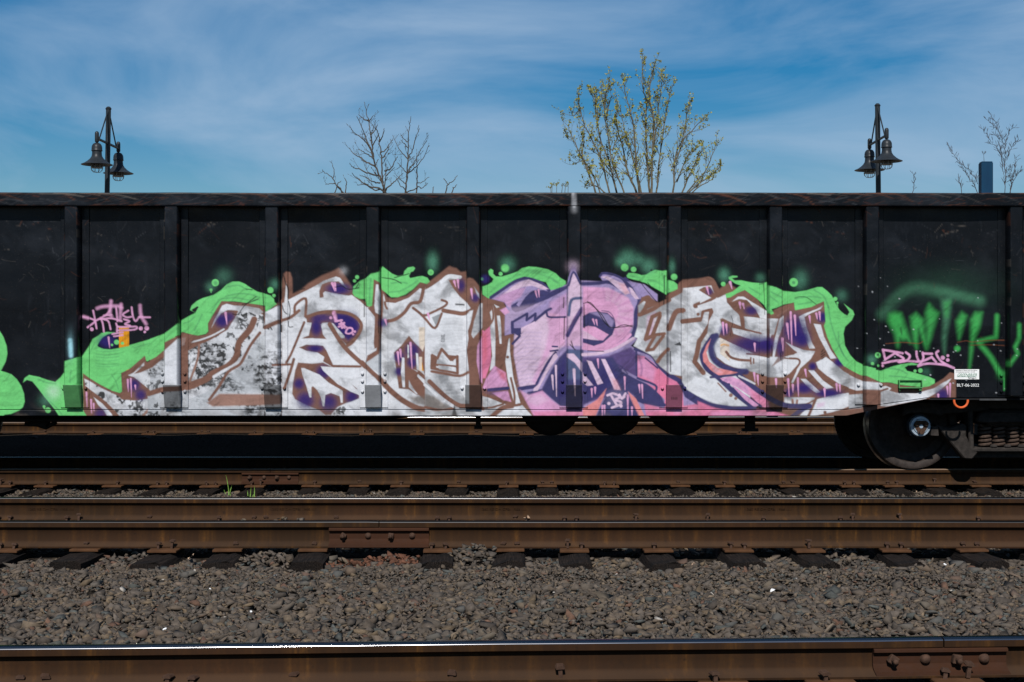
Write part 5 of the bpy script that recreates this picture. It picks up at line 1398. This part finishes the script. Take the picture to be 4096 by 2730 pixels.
# builder's decal and date
dec = MB(); dec.box(wx(3817, DP), wx(3916, DP), DP - 0.0045, DP + 0.001, wz(1518, DP), wz(1478, DP))
decal = cpart('builder_decal', dec, M['decal'])
def letter(body, px, py, size_px, mat, shear=0.0, parent=None, width_px=None, dy=0.006):
    me = text_mesh(body, size_px * DP / F / 0.7, mat, 0.0, shear)
    o = bpy.data.objects.new('lettering', me)
    sx_ = 1.0
    if width_px:
        wv = max(v_.co.x for v_ in me.vertices) - min(v_.co.x for v_ in me.vertices)
        sx_ = width_px * DP / F / wv
    link(o, parent or car)
    o.matrix_parent_inverse = Matrix.Identity(4) if parent else CPI
    o.location = (wx(px, DP), DP - dy, wz(py, DP)); o.rotation_euler = (R(90), 0, 0); o.scale = (sx_, 1, 1)
    return o
letter('Assembled in Mexico with the majority', 3822, 1484, 4.2, M['blackink'], 0, decal, 87)
letter('of components sourced in the U.S.', 3823, 1490.5, 4.2, M['blackink'], 0, decal, 76)
letter('GREENBRIER', 3827, 1506, 11.5, M['greenink'], 0.35, decal, 78)
m = MB(); m.box(wx(3827, DP), wx(3903, DP), DP - 0.0062, DP - 0.0046, wz(1508.4, DP), wz(1507.2, DP)); obj('underline', m, M['greenink'], decal)
letter('Sahagun', 3871, 1515.5, 7.0, M['blackink'], 0, decal, 33)
letter('BLT-06-2022', 3826, 1547, 11.5, M['whiteink'], 0, None, 88)

# ------------------------------------------------------------------ trucks
ZR = 0.28                        # rail top under the car
def wheel_mesh():
    m = MB()
    r_ = 0.457
    # outer face towards -y, flange on the inner side (+y)
    prof = [(0.0, -0.03), (0.10, -0.03), (0.115, -0.01), (0.30, 0.045), (0.375, 0.012), (0.385, -0.052), (0.405, -0.062), (0.448, -0.062), (r_ - 0.003, -0.058)]
    m.lathe(prof, (0, 0, 0), 'y', 56, 0)
    m.lathe([(r_ - 0.003, -0.058), (r_, -0.05), (r_ + 0.003, 0.035), (r_ + 0.010, 0.045), (r_ + 0.025, 0.055), (r_ + 0.0255, 0.066), (r_ + 0.015, 0.078)], (0, 0, 0), 'y', 56, 1)
    m.lathe([(r_ + 0.015, 0.078), (0.39, 0.078), (0.38, 0.05), (0.12, 0.06), (0.0, 0.06)], (0, 0, 0), 'y', 56, 0)
    return mesh('wheel', m, [M['wheel'], M['tread']], smooth=True)
WHEEL = wheel_mesh()
def ring(m, c, r0, r1, y0, y1, n=24, a0=0, a1=2 * math.pi):
    for k in range(n):
        t0, t1 = a0 + (a1 - a0) * k / n, a0 + (a1 - a0) * (k + 1) / n
        p = [(c[0] + r * math.cos(t), c[2] + r * math.sin(t)) for r, t in ((r0, t0), (r1, t0), (r1, t1), (r0, t1))]
        m.add([(a, c[1] + y0, b_) for a, b_ in p] + [(a, c[1] + y1, b_) for a, b_ in p], [(0, 1, 2, 3), (7, 6, 5, 4), (1, 5, 6, 2), (0, 3, 7, 4)])
def make_truck(xc):
    m = MB()
    m.box(xc - 0.2, xc + 0.2, 14.70, 16.80, 0.74, 0.90)                 # bolster
    m.prism([(xc - 0.33, 0.80), (xc - 0.30, 0.86), (xc - 0.24, 0.885), (xc + 0.24, 0.885), (xc + 0.30, 0.86), (xc + 0.33, 0.80), (xc + 0.30, 0.775), (xc - 0.30, 0.775)], 14.62, 14.72, 'y')
    truck = cpart('truck', m, M['truckiron'], bevel=0.012)
    for dx in (-0.889, 0.889):
        for y, fl in ((15.0, 1), (16.5, -1)):
            o = bpy.data.objects.new('wheel', WHEEL)
            link(o, truck)
            o.location = (xc + dx, y, ZR + 0.457); o.scale = (1, fl, 1)
        m = MB(); m.tube([(xc + dx, 14.72, ZR + 0.457), (xc + dx, 16.78, ZR + 0.457)], 0.082, 16); obj('axle', m, M['wheel'], truck, smooth=True)
    for yf, fl in ((14.76, -1), (16.74, 1)):
        zc = ZR + 0.457
        # cast side frame: top compression member, slanting tension members, columns, bottom spring seat
        y0, y1 = yf - 0.075, yf + 0.075
        m = MB()
        for s_ in (-1, 1):
            def q(a, b_): return [(xc + s_ * u, v_) for u, v_ in zip(a, b_)]
            m.prism(q((1.06, 1.06, 0.95, 0.72, 0.60, 0.66, 0.80, 0.98), (zc + 0.10, zc + 0.21, zc + 0.25, zc + 0.24, zc + 0.20, zc + 0.10, zc + 0.13, zc + 0.13)), y0, y1, 'y')
            m.prism(q((0.76, 0.66, 0.60, 0.30, 0.16, 0.40, 0.52), (zc + 0.12, zc + 0.21, zc + 0.235, zc + 0.30, zc + 0.16, zc + 0.14, zc + 0.13)), y0 + 0.004, y1 - 0.004, 'y')
            m.prism(q((0.735, 0.60, 0.505, 0.46, 0.415, 0.42, 0.37, 0.30, 0.36, 0.44), (zc + 0.02, zc - 0.02, zc + 0.01, zc + 0.03, zc + 0.01, zc - 0.10, zc - 0.20, zc - 0.265, zc - 0.335, zc - 0.33)), y0 - 0.01, y1 + 0.002, 'y')
            m.prism(q((0.40, 0.345, 0.335, 0.385), (zc + 0.19, zc + 0.19, zc - 0.26, zc - 0.25)), y0 + 0.002, y1 + 0.004, 'y')
        m.prism([(xc - 0.39, zc - 0.25), (xc - 0.33, zc - 0.215), (xc + 0.33, zc - 0.215), (xc + 0.39, zc - 0.25), (xc + 0.36, zc - 0.262), (xc - 0.36, zc - 0.262)], y0 - 0.012, y1 + 0.006, 'y')
        m.prism([(xc - 0.36, zc - 0.2625), (xc + 0.36, zc - 0.2625), (xc + 0.33, zc - 0.33), (xc - 0.33, zc - 0.33)], y0 + 0.085, y1 - 0.004, 'y')
        m.prism([(xc - 0.45, zc + 0.30), (xc + 0.45, zc + 0.30), (xc + 0.36, zc + 0.17), (xc - 0.36, zc + 0.17)], y0 + 0.006, y1 - 0.006, 'y')
        for q_ in (-0.14, 0.0, 0.14):
            m.box(xc + q_ - 0.035, xc + q_ + 0.035, y0 - 0.016, y0 + 0.02, zc - 0.222, zc - 0.185)
        obj('side_frame', m, M['truckiron'], truck, bevel=0.012)
        for q_ in (-0.21, -0.07, 0.07, 0.21):
            m = MB()
            pts = [(xc + q_ + 0.054 * math.cos(t), yf - 0.01 + 0.054 * math.sin(t), zc - 0.215 + 0.0400 * t / 6.283) for t in np.linspace(0, 6.283 * 5.6, 90)]
            m.tube(pts, 0.0150, 7)
            obj('spring', m, M['spring'], truck, smooth=True)
        for dx in (-0.889, 0.889):
            c3 = (xc + dx, yf, zc)
            s_ = -1 if fl < 0 else 1
            m = MB()
            hs_ = MB(); hs_.lathe([(0.100, s_ * 0.055), (0.128, s_ * 0.055), (0.128, s_ * -0.07)], c3, 'y', 28); obj('bearing_housing', hs_, M['black'], truck, smooth=True)
            m.lathe([(0.0, s_ * 0.118), (0.07, s_ * 0.118), (0.074, s_ * 0.112), (0.078, s_ * 0.106), (0.098, s_ * 0.104), (0.104, s_ * 0.096), (0.106, s_ * 0.05)], c3, 'y', 32)
            cap = obj('bearing_cap', m, M['bearing'], truck, smooth=True)
            m = MB()
            tri = []
            for k in range(3):
                a0 = math.pi / 2 * 3 + k * 2 * math.pi / 3
                for da in (-0.32, 0.32):
                    tri.append((c3[0] + 0.078 * math.cos(a0 + da), c3[2] + 0.078 * math.sin(a0 + da)))
            ya, yb2 = sorted((yf + s_ * 0.119, yf + s_ * 0.124))
            m.prism(tri, ya, yb2, 'y'); obj('locking_plate', m, M['boltrust'], truck)
            for k in range(3):
                a0 = math.pi / 2 * 3 + k * 2 * math.pi / 3
                hx = [(c3[0] + 0.056 * math.cos(a0) + 0.024 * math.cos(t), c3[2] + 0.056 * math.sin(a0) + 0.024 * math.sin(t)) for t in np.arange(6) * math.pi / 3]
                ya, yb2 = sorted((yf + s_ * 0.1245, yf + s_ * 0.145))
                m = MB(); m.prism(hx, ya, yb2, 'y'); obj('cap_screw', m, M['boltrust'], truck)
            m = MB(); m.lathe([(0.0, s_ * 0.131), (0.018, s_ * 0.130), (0.021, s_ * 0.124)], c3, 'y', 16); obj('cap_badge', m, M['bearing'], truck)
            m = MB(); sg = 1 if dx < 0 else -1
            bx0, bx1 = sorted((c3[0] + sg * 0.105, c3[0] + sg * 0.175)); m.prism([(bx0, zc - 0.09), (bx1 + 0.01, zc - 0.095), (bx1, zc), (bx0 + 0.012, zc)], yf - 0.10, yf + 0.05, 'y'); obj('retainer_key', m, M['truckiron'], truck)
    return truck
make_truck(4.13 + 0.889)
make_truck(-7.15)
# ------------------------------------------------------------------ lamp posts behind the car
GZ = 0.25                        # level of the yard behind
def lamp_post(px, ptop, near_dx, lean, label, d=30.0):
    x0, ztop_ = wx(px, d), wz(ptop, d)
    root = (x0, d, GZ)
    t = thing('lamp_post', label, 'lamp post', root, 'twin-headed lamp posts behind the freight car')
    sh = lambda z: (z - ztop_) * lean              # slight lean of the pole
    m = MB()
    m.lathe([(0.17, 0.0), (0.17, 0.05), (0.10, 0.10), (0.075, 0.25), (0.070, 0.6)], root, 'z', 20)
    m.tube([(x0 + sh(GZ + 0.4), d, GZ + 0.4), (x0, d, ztop_ - 0.05)], [0.056, 0.052], 16)
    obj('pole', m, M['lamp'], t, root, smooth=True)
    m = MB(); m.lathe([(0.058, -0.05), (0.062, -0.045), (0.062, -0.03), (0.054, -0.025), (0.046, -0.008), (0.028, 0.006), (0.0, 0.012)], (x0, d, ztop_ - 0.005), 'z', 20)
    obj('pole_cap', m, M['lamp'], t, root, smooth=True)
    zarm = ztop_ - 0.76
    ends = []
    for s_ in (1, -1):
        ex, ey = x0 + sh(zarm) + s_ * near_dx, d - s_ * 0.76
        ends.append((ex, ey))
    m = MB(); m.tube([(ends[0][0], ends[0][1], zarm), (ends[1][0], ends[1][1], zarm)], 0.026, 10); obj('arm', m, M['lamp'], t, root, smooth=True)
    for s_, (ex, ey) in zip((1, -1), ends):
        hx, hy = x0 + sh(zarm), d
        bx, by = hx + (ex - hx) * 0.78, hy + (ey - hy) * 0.78
        a = Vector((x0 + (ex - hx) * 0.06, d + (ey - hy) * 0.06, ztop_ - 0.10)); b_ = Vector((bx, by, zarm + 0.02))
        m = MB(); m.tube([a, b_], 0.014, 8); obj('brace', m, M['lamp'], t, root, smooth=True)
        c = (ex, ey, zarm)
        m = MB(); m.lathe([(0.0, 0.145), (0.02, 0.142), (0.036, 0.125), (0.042, 0.10), (0.042, -0.06), (0.034, -0.075), (0.02, -0.085), (0.02, -0.12)], c, 'z', 16)
        obj('knuckle', m, M['lamp'], t, root, smooth=True)
        # bell shade with its dome, open below
        m = MB()
        m.lathe([(0.0, -0.09), (0.04, -0.092), (0.075, -0.112), (0.098, -0.15), (0.105, -0.19), (0.106, -0.235), (0.112, -0.245), (0.110, -0.255), (0.096, -0.262),
                 (0.096, -0.31), (0.104, -0.36), (0.135, -0.41), (0.19, -0.46), (0.25, -0.50), (0.31, -0.525), (0.316, -0.532), (0.308, -0.536),
                 (0.25, -0.512), (0.18, -0.468), (0.125, -0.42), (0.095, -0.37), (0.0, -0.36)], c, 'z', 36)
        shade = obj('shade', m, M['lamp'], t, root, smooth=True)
        m = MB(); m.lathe([(0.0, -0.375), (0.09, -0.38), (0.105, -0.44), (0.105, -0.585), (0.09, -0.60), (0.0, -0.60)], c, 'z', 24)
        obj('lamp_globe', m, M['lampin'], shade, smooth=True)
        m = MB()
        for k in range(8):
            q = math.pi * 2 * k / 8
            prof = [(0.118, -0.42), (0.118, -0.60), (0.108, -0.645), (0.07, -0.68), (0.0, -0.69)]
            m.tube([(c[0] + r * math.cos(q), c[1] + r * math.sin(q), c[2] + z) for r, z in prof], 0.0055, 5)
        m.tube([(c[0] + 0.119 * math.cos(q), c[1] + 0.119 * math.sin(q), c[2] - 0.595) for q in np.linspace(0, 6.283, 25)], 0.0055, 5)
        obj('wire_cage', m, M['cage'], shade)
    return t
lamp_post(434, 428, -0.01, 0.016, 'dark twin-lamp post nearest to the leafless trees')
lamp_post(3510, 415, -0.015, -0.010, 'dark twin-lamp post standing beside the blue steel post')

# blue steel post (flanged box)
d = 23.5
root = (wx(3944, d), d, GZ)
t = thing('steel_post', 'flat-topped blue painted steel post with rust streaks', 'post', root)
x0, x1, zt_ = wx(3926, d), wx(3973, d), wz(646, d)
m = MB(); m.prism([(x0, d), (x1 - 0.012, d), (x1, d + 0.012), (x1, d + 0.2), (wx(3914, d + 0.2), d + 0.2), (wx(3914, d + 0.2), d + 0.19)], GZ, zt_ - 0.02, 'z')
obj('post_body', m, M['bluepost'], t, root)
m = MB(); m.prism([(x0 + 0.006, d + 0.006), (x1 - 0.014, d + 0.006), (x1 - 0.006, d + 0.016), (x1 - 0.006, d + 0.194), (wx(3914, d + 0.2) + 0.008, d + 0.194)], zt_ - 0.0205, zt_, 'z')
obj('post_cap', m, M['bluepost'], t, root, bevel=0.004)
m = MB(); m.box(x0 - 0.12, x1 + 0.1, d - 0.1, d + 0.3, GZ, GZ + 0.02); obj('base_plate', m, M['bluepost'], t, root)

# ------------------------------------------------------------------ trees
def tree(name, label, cat, base_px, d, stems, off, sc, bark, seed, r_base, twig_len, twig_gap, twig_ang, buds=None, group=None, bare_twigs=True, sub=0.35, trunk_r=None, rtip=0.006, fork=1.0):
    """stems: traced polylines (tile px) above the car, all led down to one trunk"""
    g3 = random.Random(seed)
    root = (wx(base_px, d), d, GZ)
    t = thing(name, label, cat, root, group)
    wood, tw, bd = MB(), MB(), MB()
    B = Vector(root)
    def twig(p, dirv, L, r, lvl):
        n_ = 4 if lvl == 0 else 3
        pts = [p]
        q, dd = Vector(p), Vector(dirv).normalized()
        for k in range(n_):
            dd = (dd + Vector((g3.uniform(-.2, .2), g3.uniform(-.2, .2), g3.uniform(0.0, .32)))).normalized()
            q = q + dd * (L / n_)
            pts.append(q.copy())
        tw.tube(pts, [r * (1 - 0.6 * k / n_) for k in range(n_ + 1)], 4, 0, False)
        if buds and (lvl > 0 or g3.random() < 0.8):
            bud(pts[-1], dd)
            if g3.random() < buds[2]: bud(pts[-2], dd)
        if not buds:
            tw.tube([pts[-1], pts[-1] + dd * 0.03, pts[-1] + dd * 0.055], [r * 0.7, r * 1.3, r * 0.3], 4, 0, False)
        if lvl < 1:
            for k in range(1, n_ + 1):
                for _ in range(2):
                    if g3.random() < sub:
                        side = dd.cross(Vector((g3.uniform(-1, 1), g3.uniform(-1, 1), g3.uniform(-1, 1)))).normalized()
                        twig(pts[k], dd * 0.8 + side * 0.75, L * g3.uniform(.25, .5), r * 0.65, 1)
    def bud(p, dd):
        nn = g3.randint(*buds[0])
        for _ in range(nn):
            s = buds[1] * g3.uniform(0.55, 1.25)
            a = Vector((g3.uniform(-1, 1), g3.uniform(-1, 1), g3.uniform(-.2, 1.2))).normalized()
            b2 = a.cross(Vector((g3.uniform(-1, 1), g3.uniform(-1, 1), g3.uniform(-1, 1)))).normalized()
            q = p + Vector((g3.uniform(-1, 1), g3.uniform(-1, 1), g3.uniform(-1, 1))) * s * 0.5
            bd.add([q, q + a * s * .5 + b2 * s * .32, q + a * s, q + a * s * .5 - b2 * s * .32], [(0, 1, 2, 3)])
    for st in stems:
        dep = g3.uniform(-0.9, 0.9) * fork
        P3 = []
        for k, (u, v_) in enumerate(st):
            px, py = off[0] + u / sc, off[1] + v_ / sc
            dk = d + dep * (0.6 + 0.4 * k / max(len(st) - 1, 1))
            P3.append(Vector((wx(px, dk), dk, wz(py, dk))))
        # lead the visible stem down to the trunk
        if st[0][1] / sc + off[1] > 740:
            p0, dirv = P3[0], (P3[0] - P3[1]).normalized()
            down = [p0 + dirv * 0.5 + (B + Vector((0, 0, 1.6)) - p0) * 0.15]
            tgt = B + Vector((g3.uniform(-.05, .05), g3.uniform(-.05, .05), g3.uniform(0.5, 1.3)))
            down.append(p0.lerp(tgt, 0.55))
            down.append(tgt)
            P3 = list(reversed(down)) + P3
            nlead = 3
        else:
            nlead = 0
        # resample smoothly
        A = smooth_line(np.array([list(p) for p in P3]), 5)
        A = A + np.random.default_rng(seed + len(st)).normal(0, 0.008, A.shape)
        L = len(A)
        r0 = r_base * g3.uniform(0.75, 1.1) * (1.0 if nlead else 0.5)
        rad = [rtip + (r0 - rtip) * (1 - k / (L - 1)) ** 1.1 for k in range(L)]
        wood.tube([Vector(p) for p in A], rad, 7 if r0 > 0.02 else 5)
        acc = 0
        for k in range(nlead * 5 + 1 if nlead else 1, L):
            seg = Vector(A[k]) - Vector(A[k - 1])
            acc += seg.length
            while acc > twig_gap:
                acc -= twig_gap * g3.uniform(0.6, 1.4)
                dd = seg.normalized()
                side = dd.cross(Vector((g3.uniform(-1, 1), g3.uniform(-1, 1), g3.uniform(-1, 1)))).normalized()
                f = 1 - 0.55 * k / L
                twig(Vector(A[k]), dd * math.cos(twig_ang) + side * math.sin(twig_ang), twig_len * f * g3.uniform(.45, 1.15), max(rtip * 0.8, rad[k] * 0.45), 0)
        if buds:
            for q in (Vector(A[-1]), Vector(A[-2])): bud(q, Vector((0, 0, 1)))
    tr = trunk_r or r_base * 2.2
    wood.tube([B + Vector((0, 0, -0.1)), B + Vector((0, 0, 0.25)), B + Vector((0, 0, 1.35))], [tr * 1.5, tr, tr * 0.85], 10)
    obj('trunk', wood, bark, t, root, smooth=True)
    if tw.v: obj('crown', tw, bark, t, root)
    if bd.v: obj('spring_buds', bd, M['bud'], t, root)
    return t

o1, s1_ = (1200, 350), 3.361
LEFT = [[(1140, 1400), (1100, 1280), (1030, 1100), (985, 950), (960, 850), (920, 760), (870, 640), (830, 540), (790, 440), (765, 390)],
        [(1125, 1400), (1110, 1250), (1100, 1000), (1080, 830), (1060, 680), (1040, 590), (1015, 545)],
        [(985, 930), (965, 750), (945, 600), (920, 450), (890, 330), (870, 190)],
        [(985, 950), (900, 900), (830, 860), (780, 830)], [(1010, 1060), (900, 1010), (820, 950), (720, 890), (665, 815)], [(1050, 1190), (900, 1150), (800, 1100), (720, 1080), (665, 1020)],
        [(1080, 1290), (980, 1270), (890, 1220), (800, 1180)], [(1110, 1390), (930, 1330), (800, 1250), (690, 1145)], [(1120, 1395), (1000, 1380), (880, 1310), (760, 1310)],
        [(960, 850), (880, 730), (800, 660), (720, 600), (665, 515)], [(1080, 880), (1150, 840), (1210, 760), (1250, 690)], [(1110, 960), (1180, 850), (1190, 800)], [(1060, 740), (1100, 680), (1130, 590)],
        [(945, 640), (1000, 590), (1040, 510)], [(920, 450), (860, 430), (785, 370)], [(920, 470), (960, 420), (980, 385)], [(1140, 1130), (1230, 1080), (1280, 990), (1310, 930)], [(1150, 1200), (1220, 1130), (1270, 1080)],
        [(1150, 1400), (1240, 1300), (1300, 1240), (1380, 1150)], [(965, 800), (1030, 690), (1060, 620)], [(1130, 1400), (1150, 1200), (1155, 1010)]]
tree('bare_tree', 'dark leafless tree with several leaning stems, the taller of the two bare trees', 'tree', 1545, 40, LEFT, o1, s1_, M['bark'], 31, 0.046, 0.42, 0.24, 0.85, None, 'bare trees behind the freight car', sub=0.30, rtip=0.0075, trunk_r=0.16)
RIGHT_ = [[(1420, 1400), (1440, 1180), (1450, 950), (1455, 800), (1455, 650), (1475, 520), (1490, 385)], [(1455, 970), (1380, 890), (1310, 790), (1250, 640)], [(1455, 950), (1510, 850), (1550, 700), (1580, 600), (1600, 510)],
          [(1445, 1150), (1540, 1000), (1620, 850), (1680, 740), (1720, 650)], [(1450, 1160), (1560, 1070), (1650, 960), (1740, 780)], [(1440, 1160), (1370, 1080), (1310, 1015)], [(1420, 1390), (1350, 1320), (1290, 1210)],
          [(1570, 1400), (1575, 1200), (1570, 1000), (1570, 890)], [(1575, 1290), (1650, 1270), (1740, 1210)], [(1575, 1350), (1640, 1360), (1720, 1290)], [(1455, 740), (1400, 700), (1360, 640)], [(1455, 820), (1400, 760), (1355, 710)], [(1420, 1300), (1370, 1260), (1300, 1190)]]
tree('bare_tree', 'slim leafless tree with one straight stem, the shorter of the two bare trees', 'tree', 1626, 40.6, RIGHT_, o1, s1_, M['bark'], 32, 0.036, 0.36, 0.24, 0.85, None, 'bare trees behind the freight car', sub=0.26, rtip=0.007, trunk_r=0.13)
tree('bare_sapling', 'bare forked sapling tips on the lamp post side of the bare trees', 'sapling', 1380, 38, [[(560, 1400), (500, 1330), (440, 1220), (370, 1170), (290, 1110)], [(450, 1220), (460, 1120), (435, 1045)], [(500, 1330), (430, 1300), (340, 1305)], [(500, 1330), (560, 1260)], [(615, 1400), (625, 1280), (595, 1215)]], o1, s1_, M['bark'], 33, 0.026, 0.28, 0.35, 0.8, None, sub=0.15, rtip=0.008, fork=0.2)
tree('bare_sapling', 'bare forked sapling tips between the bare trees and the budding tree', 'sapling', 1790, 38.5, [[(1965, 1400), (1990, 1310), (2060, 1260), (2110, 1185)], [(1990, 1310), (1950, 1250), (1930, 1230)], [(2040, 1400), (2075, 1350), (2115, 1300)], [(1790, 1400), (1795, 1340)]], o1, s1_, M['bark'], 34, 0.024, 0.26, 0.35, 0.8, None, sub=0.15, rtip=0.008, fork=0.2)

o2, s2_ = (2150, 150), 2.4125
BUD = [[(560, 1490), (470, 1250), (400, 1100), (330, 960), (295, 850)], [(690, 1490), (620, 1200), (530, 1000), (450, 830), (400, 650), (398, 525)], [(760, 1490), (690, 1200), (610, 1000), (580, 800), (570, 650), (500, 520)],
       [(830, 1490), (720, 1200), (680, 950), (650, 750), (650, 600), (690, 420)], [(950, 1490), (870, 1300), (830, 1100), (780, 900), (755, 780), (770, 690)], [(980, 1490), (950, 1200), (930, 900), (900, 720), (850, 560), (830, 410)],
       [(1080, 1490), (1060, 1200), (1045, 850), (1050, 650), (1020, 500), (1010, 330), (1013, 165)], [(1100, 1490), (1110, 1100), (1120, 800), (1080, 550), (1110, 330), (1130, 245)], [(1110, 1100), (1150, 850), (1170, 650), (1200, 450), (1195, 335)],
       [(1150, 1490), (1180, 1150), (1230, 800), (1260, 620), (1290, 490)], [(1310, 1490), (1330, 1150), (1400, 980), (1440, 750), (1470, 605)], [(1330, 1200), (1420, 980), (1520, 870), (1590, 790)],
       [(1400, 1490), (1480, 1300), (1560, 1130), (1610, 1060)], [(1450, 1490), (1600, 1320), (1680, 1150), (1730, 1020)], [(1470, 1490), (1620, 1370), (1720, 1290), (1780, 1220)], [(1000, 1490), (900, 1100), (840, 900), (800, 670)],
       [(600, 1490), (540, 1330), (440, 1200), (340, 1230)], [(640, 1490), (520, 1420), (490, 1400)], [(1340, 1400), (1450, 1150), (1530, 1070)], [(1500, 1490), (1640, 1400), (1690, 1370)],
       [(700, 1300), (600, 1150), (520, 1090)], [(720, 1100), (760, 1000), (790, 950)], [(580, 850), (560, 700), (570, 520)], [(660, 800), (690, 650), (720, 560)], [(430, 1150), (440, 1050), (430, 940)], [(400, 700), (350, 760), (330, 730)], [(650, 700), (620, 560), (620, 450)]]
tree('budding_tree', 'broad many-stemmed tree covered in yellow-green spring buds', 'tree', 2600, 42, BUD, o2, s2_, M['barklit'], 41, 0.046, 0.62, 0.115, 0.62, ((3, 4), 0.060, 0.4), sub=0.42, rtip=0.008, trunk_r=0.24)
tree('budding_shrub', 'small cluster of budding shoot tips just above the car edge', 'shrub', 2235, 36, [[(140, 1490), (140, 1415)], [(185, 1490), (183, 1415)], [(235, 1490), (240, 1430)], [(265, 1490), (268, 1425)], [(295, 1490), (292, 1428)], [(130, 1490), (125, 1450)]], o2, s2_, M['barklit'], 42, 0.012, 0.16, 0.12, 0.6, ((2, 3), 0.05, 0.4), sub=0.2, rtip=0.006, fork=0.15)

o3, s3_ = (3700, 430), 4.237
def weed(label, base_px, stems, seed, d=19.6, gap=0.026, tl=0.045, grp=None):
    tree('dry_weed', label, 'weed', base_px, d, stems, o3, s3_, M['deadweed'], seed, 0.008, tl, gap, 0.8, None, grp, sub=0.1, rtip=0.0028, fork=0.08, trunk_r=0.014)
weed('tall forked dry weed rising beside the blue post', 4022, [[(1360, 1440), (1355, 1200), (1360, 900), (1355, 700), (1375, 580), (1430, 430), (1505, 330)], [(1350, 900), (1280, 790), (1200, 660), (1110, 560), (1040, 450), (965, 340)], [(1340, 1150), (1300, 960), (1280, 700), (1240, 540), (1200, 430)], [(1355, 650), (1290, 520), (1240, 400), (1190, 260), (1125, 135)], [(1230, 380), (1140, 290), (1055, 210)], [(1365, 900), (1430, 770), (1510, 640), (1580, 535)]], 51)
weed('short dry weed with two upright stems near the tall forked weed', 4043, [[(1445, 1440), (1490, 1250), (1525, 1080), (1535, 930), (1555, 840)], [(1450, 1400), (1465, 1200), (1450, 1090), (1435, 1020)], [(1500, 1210), (1560, 1150), (1600, 1090)]], 52)
weed('two bent dry weed stems leaning away from the blue post', 3908, [[(885, 1440), (800, 1270), (720, 1140), (620, 1010)], [(905, 1310), (830, 1190), (740, 1050), (620, 970), (560, 890), (470, 780), (415, 670)]], 53)
weed('single small dry weed stem between lamp post and blue post', 3846, [[(622, 1440), (600, 1300), (585, 1165)]], 54)
weed('small weed tip showing above the blue post', 3935, [[(1000, 930), (985, 805)]], 55, d=25)
o3, s3_ = (3300, 380), 3.136
weed('lone upright dry stalk with seed heads close to the lamp post', 3652, [[(1105, 1225), (1112, 1120), (1110, 990)], [(1115, 1090), (1148, 1055)]], 56, gap=0.05, tl=0.04)

# ------------------------------------------------------------------ small things on the ballast
def tuft(label, px, py_base, d, blades, seed):
    g3 = random.Random(seed)
    x, y = wx(px, d), d
    z = float(ballast_z(x, y))
    root = (x, y, z - 0.01)
    t = thing('grass_tuft', label, 'grass', root, 'grass tufts by the rail')
    for dx, h_, bend in blades:
        w_ = 0.0045
        pts = [(x + dx + bend * (k / 5) ** 2, y + g3.uniform(-.01, .01), z - 0.01 + h_ * k / 5) for k in range(6)]
        m = MB()
        for k, p in enumerate(pts):
            ww = w_ * (1 - (k / 5) ** 2) + 0.0006
            m.v += [(p[0] - ww, p[1], p[2]), (p[0] + ww, p[1] + 0.002, p[2])]
        for k in range(5):
            m.f.append((2 * k, 2 * k + 1, 2 * k + 3, 2 * k + 2)); m.m.append(0)
        obj('blade', m, M['grass'], t, root)
tuft('green grass tuft with one tall blade by the rail joint', 915, 1955, 14.55, [(0.0, 0.22, -0.03), (0.012, 0.12, 0.02), (-0.03, 0.07, -0.02)], 1)
tuft('short green grass tuft growing right under the rail joint', 1005, 1985, 14.3, [(-0.03, 0.09, -0.01), (-0.01, 0.13, 0.01), (0.03, 0.14, 0.0), (0.01, 0.06, 0.02)], 2)
def leaf(label, px, d, size, z=None, seed=0, mat='dryleaf', name='dry_leaf', cat='leaf', grp='dry leaves on the ballast', flat=0.3):
    g3 = random.Random(seed)
    x = wx(px, d)
    zz = (float(ballast_z(x, d)) + 0.03) if z is None else z
    m = MB()
    n_ = 9
    vs_ = [(0, 0, 0.004)]
    for k in range(n_):
        a = 6.283 * k / n_
        r_ = size * (0.55 + 0.5 * g3.random())
        vs_.append((r_ * math.cos(a), r_ * math.sin(a) * 0.7, g3.uniform(-flat, flat * 1.5) * size))
    top = [(p[0], p[1], p[2] + 0.0015) for p in vs_]
    fs = [(0, 1 + k, 1 + (k + 1) % n_) for k in range(n_)]
    m.add(vs_, fs); m.add(top, fs)
    o = obj(name, m, M[mat])
    o.location = (x, d, zz); o.rotation_euler = (g3.uniform(0.2, 0.9), g3.uniform(-.4, .4), g3.uniform(0, 6))
    tag(o, label, cat, grp)
leaf('curled dry leaf leaning on the middle track rail between the rails', 2110, 11.46, 0.035, 0.20, 3, flat=0.5)
leaf('pale dry leaf lying beside a tie end under the freight car wheel', 3660, 14.55, 0.045, None, 4)
leaf('dry leaf on the stones between two dark tie ends', 765, 9.72, 0.04, 0.15, 5)
leaf('small dry leaf on ballast next to the slanted tie end', 2775, 9.6, 0.03, None, 6)
leaf('dry leaf by a tie end near the end of the middle track', 4010, 9.7, 0.03, None, 7)
for i, (px, d_, s_, lb) in enumerate(((1100, 8.9, 0.013, 'white paper scrap on the ballast in front of a dark tie end'), (840, 8.3, 0.011, 'tiny white fleck on open ballast between tie ends and front rail'), (3090, 8.3, 0.020, 'longest white scrap lying flat on the ballast'),
                                      (1005, 7.6, 0.011, 'white chip half sunk among brown stones'), (660, 6.95, 0.013, 'white scrap close behind the polished front rail'), (3780, 9.45, 0.017, 'white scrap between two slanted tie ends'))):
    leaf(lb, px, d_, s_, None, 60 + i, 'litter', 'litter_scrap', 'litter', 'white scraps on the ballast', 0.2)
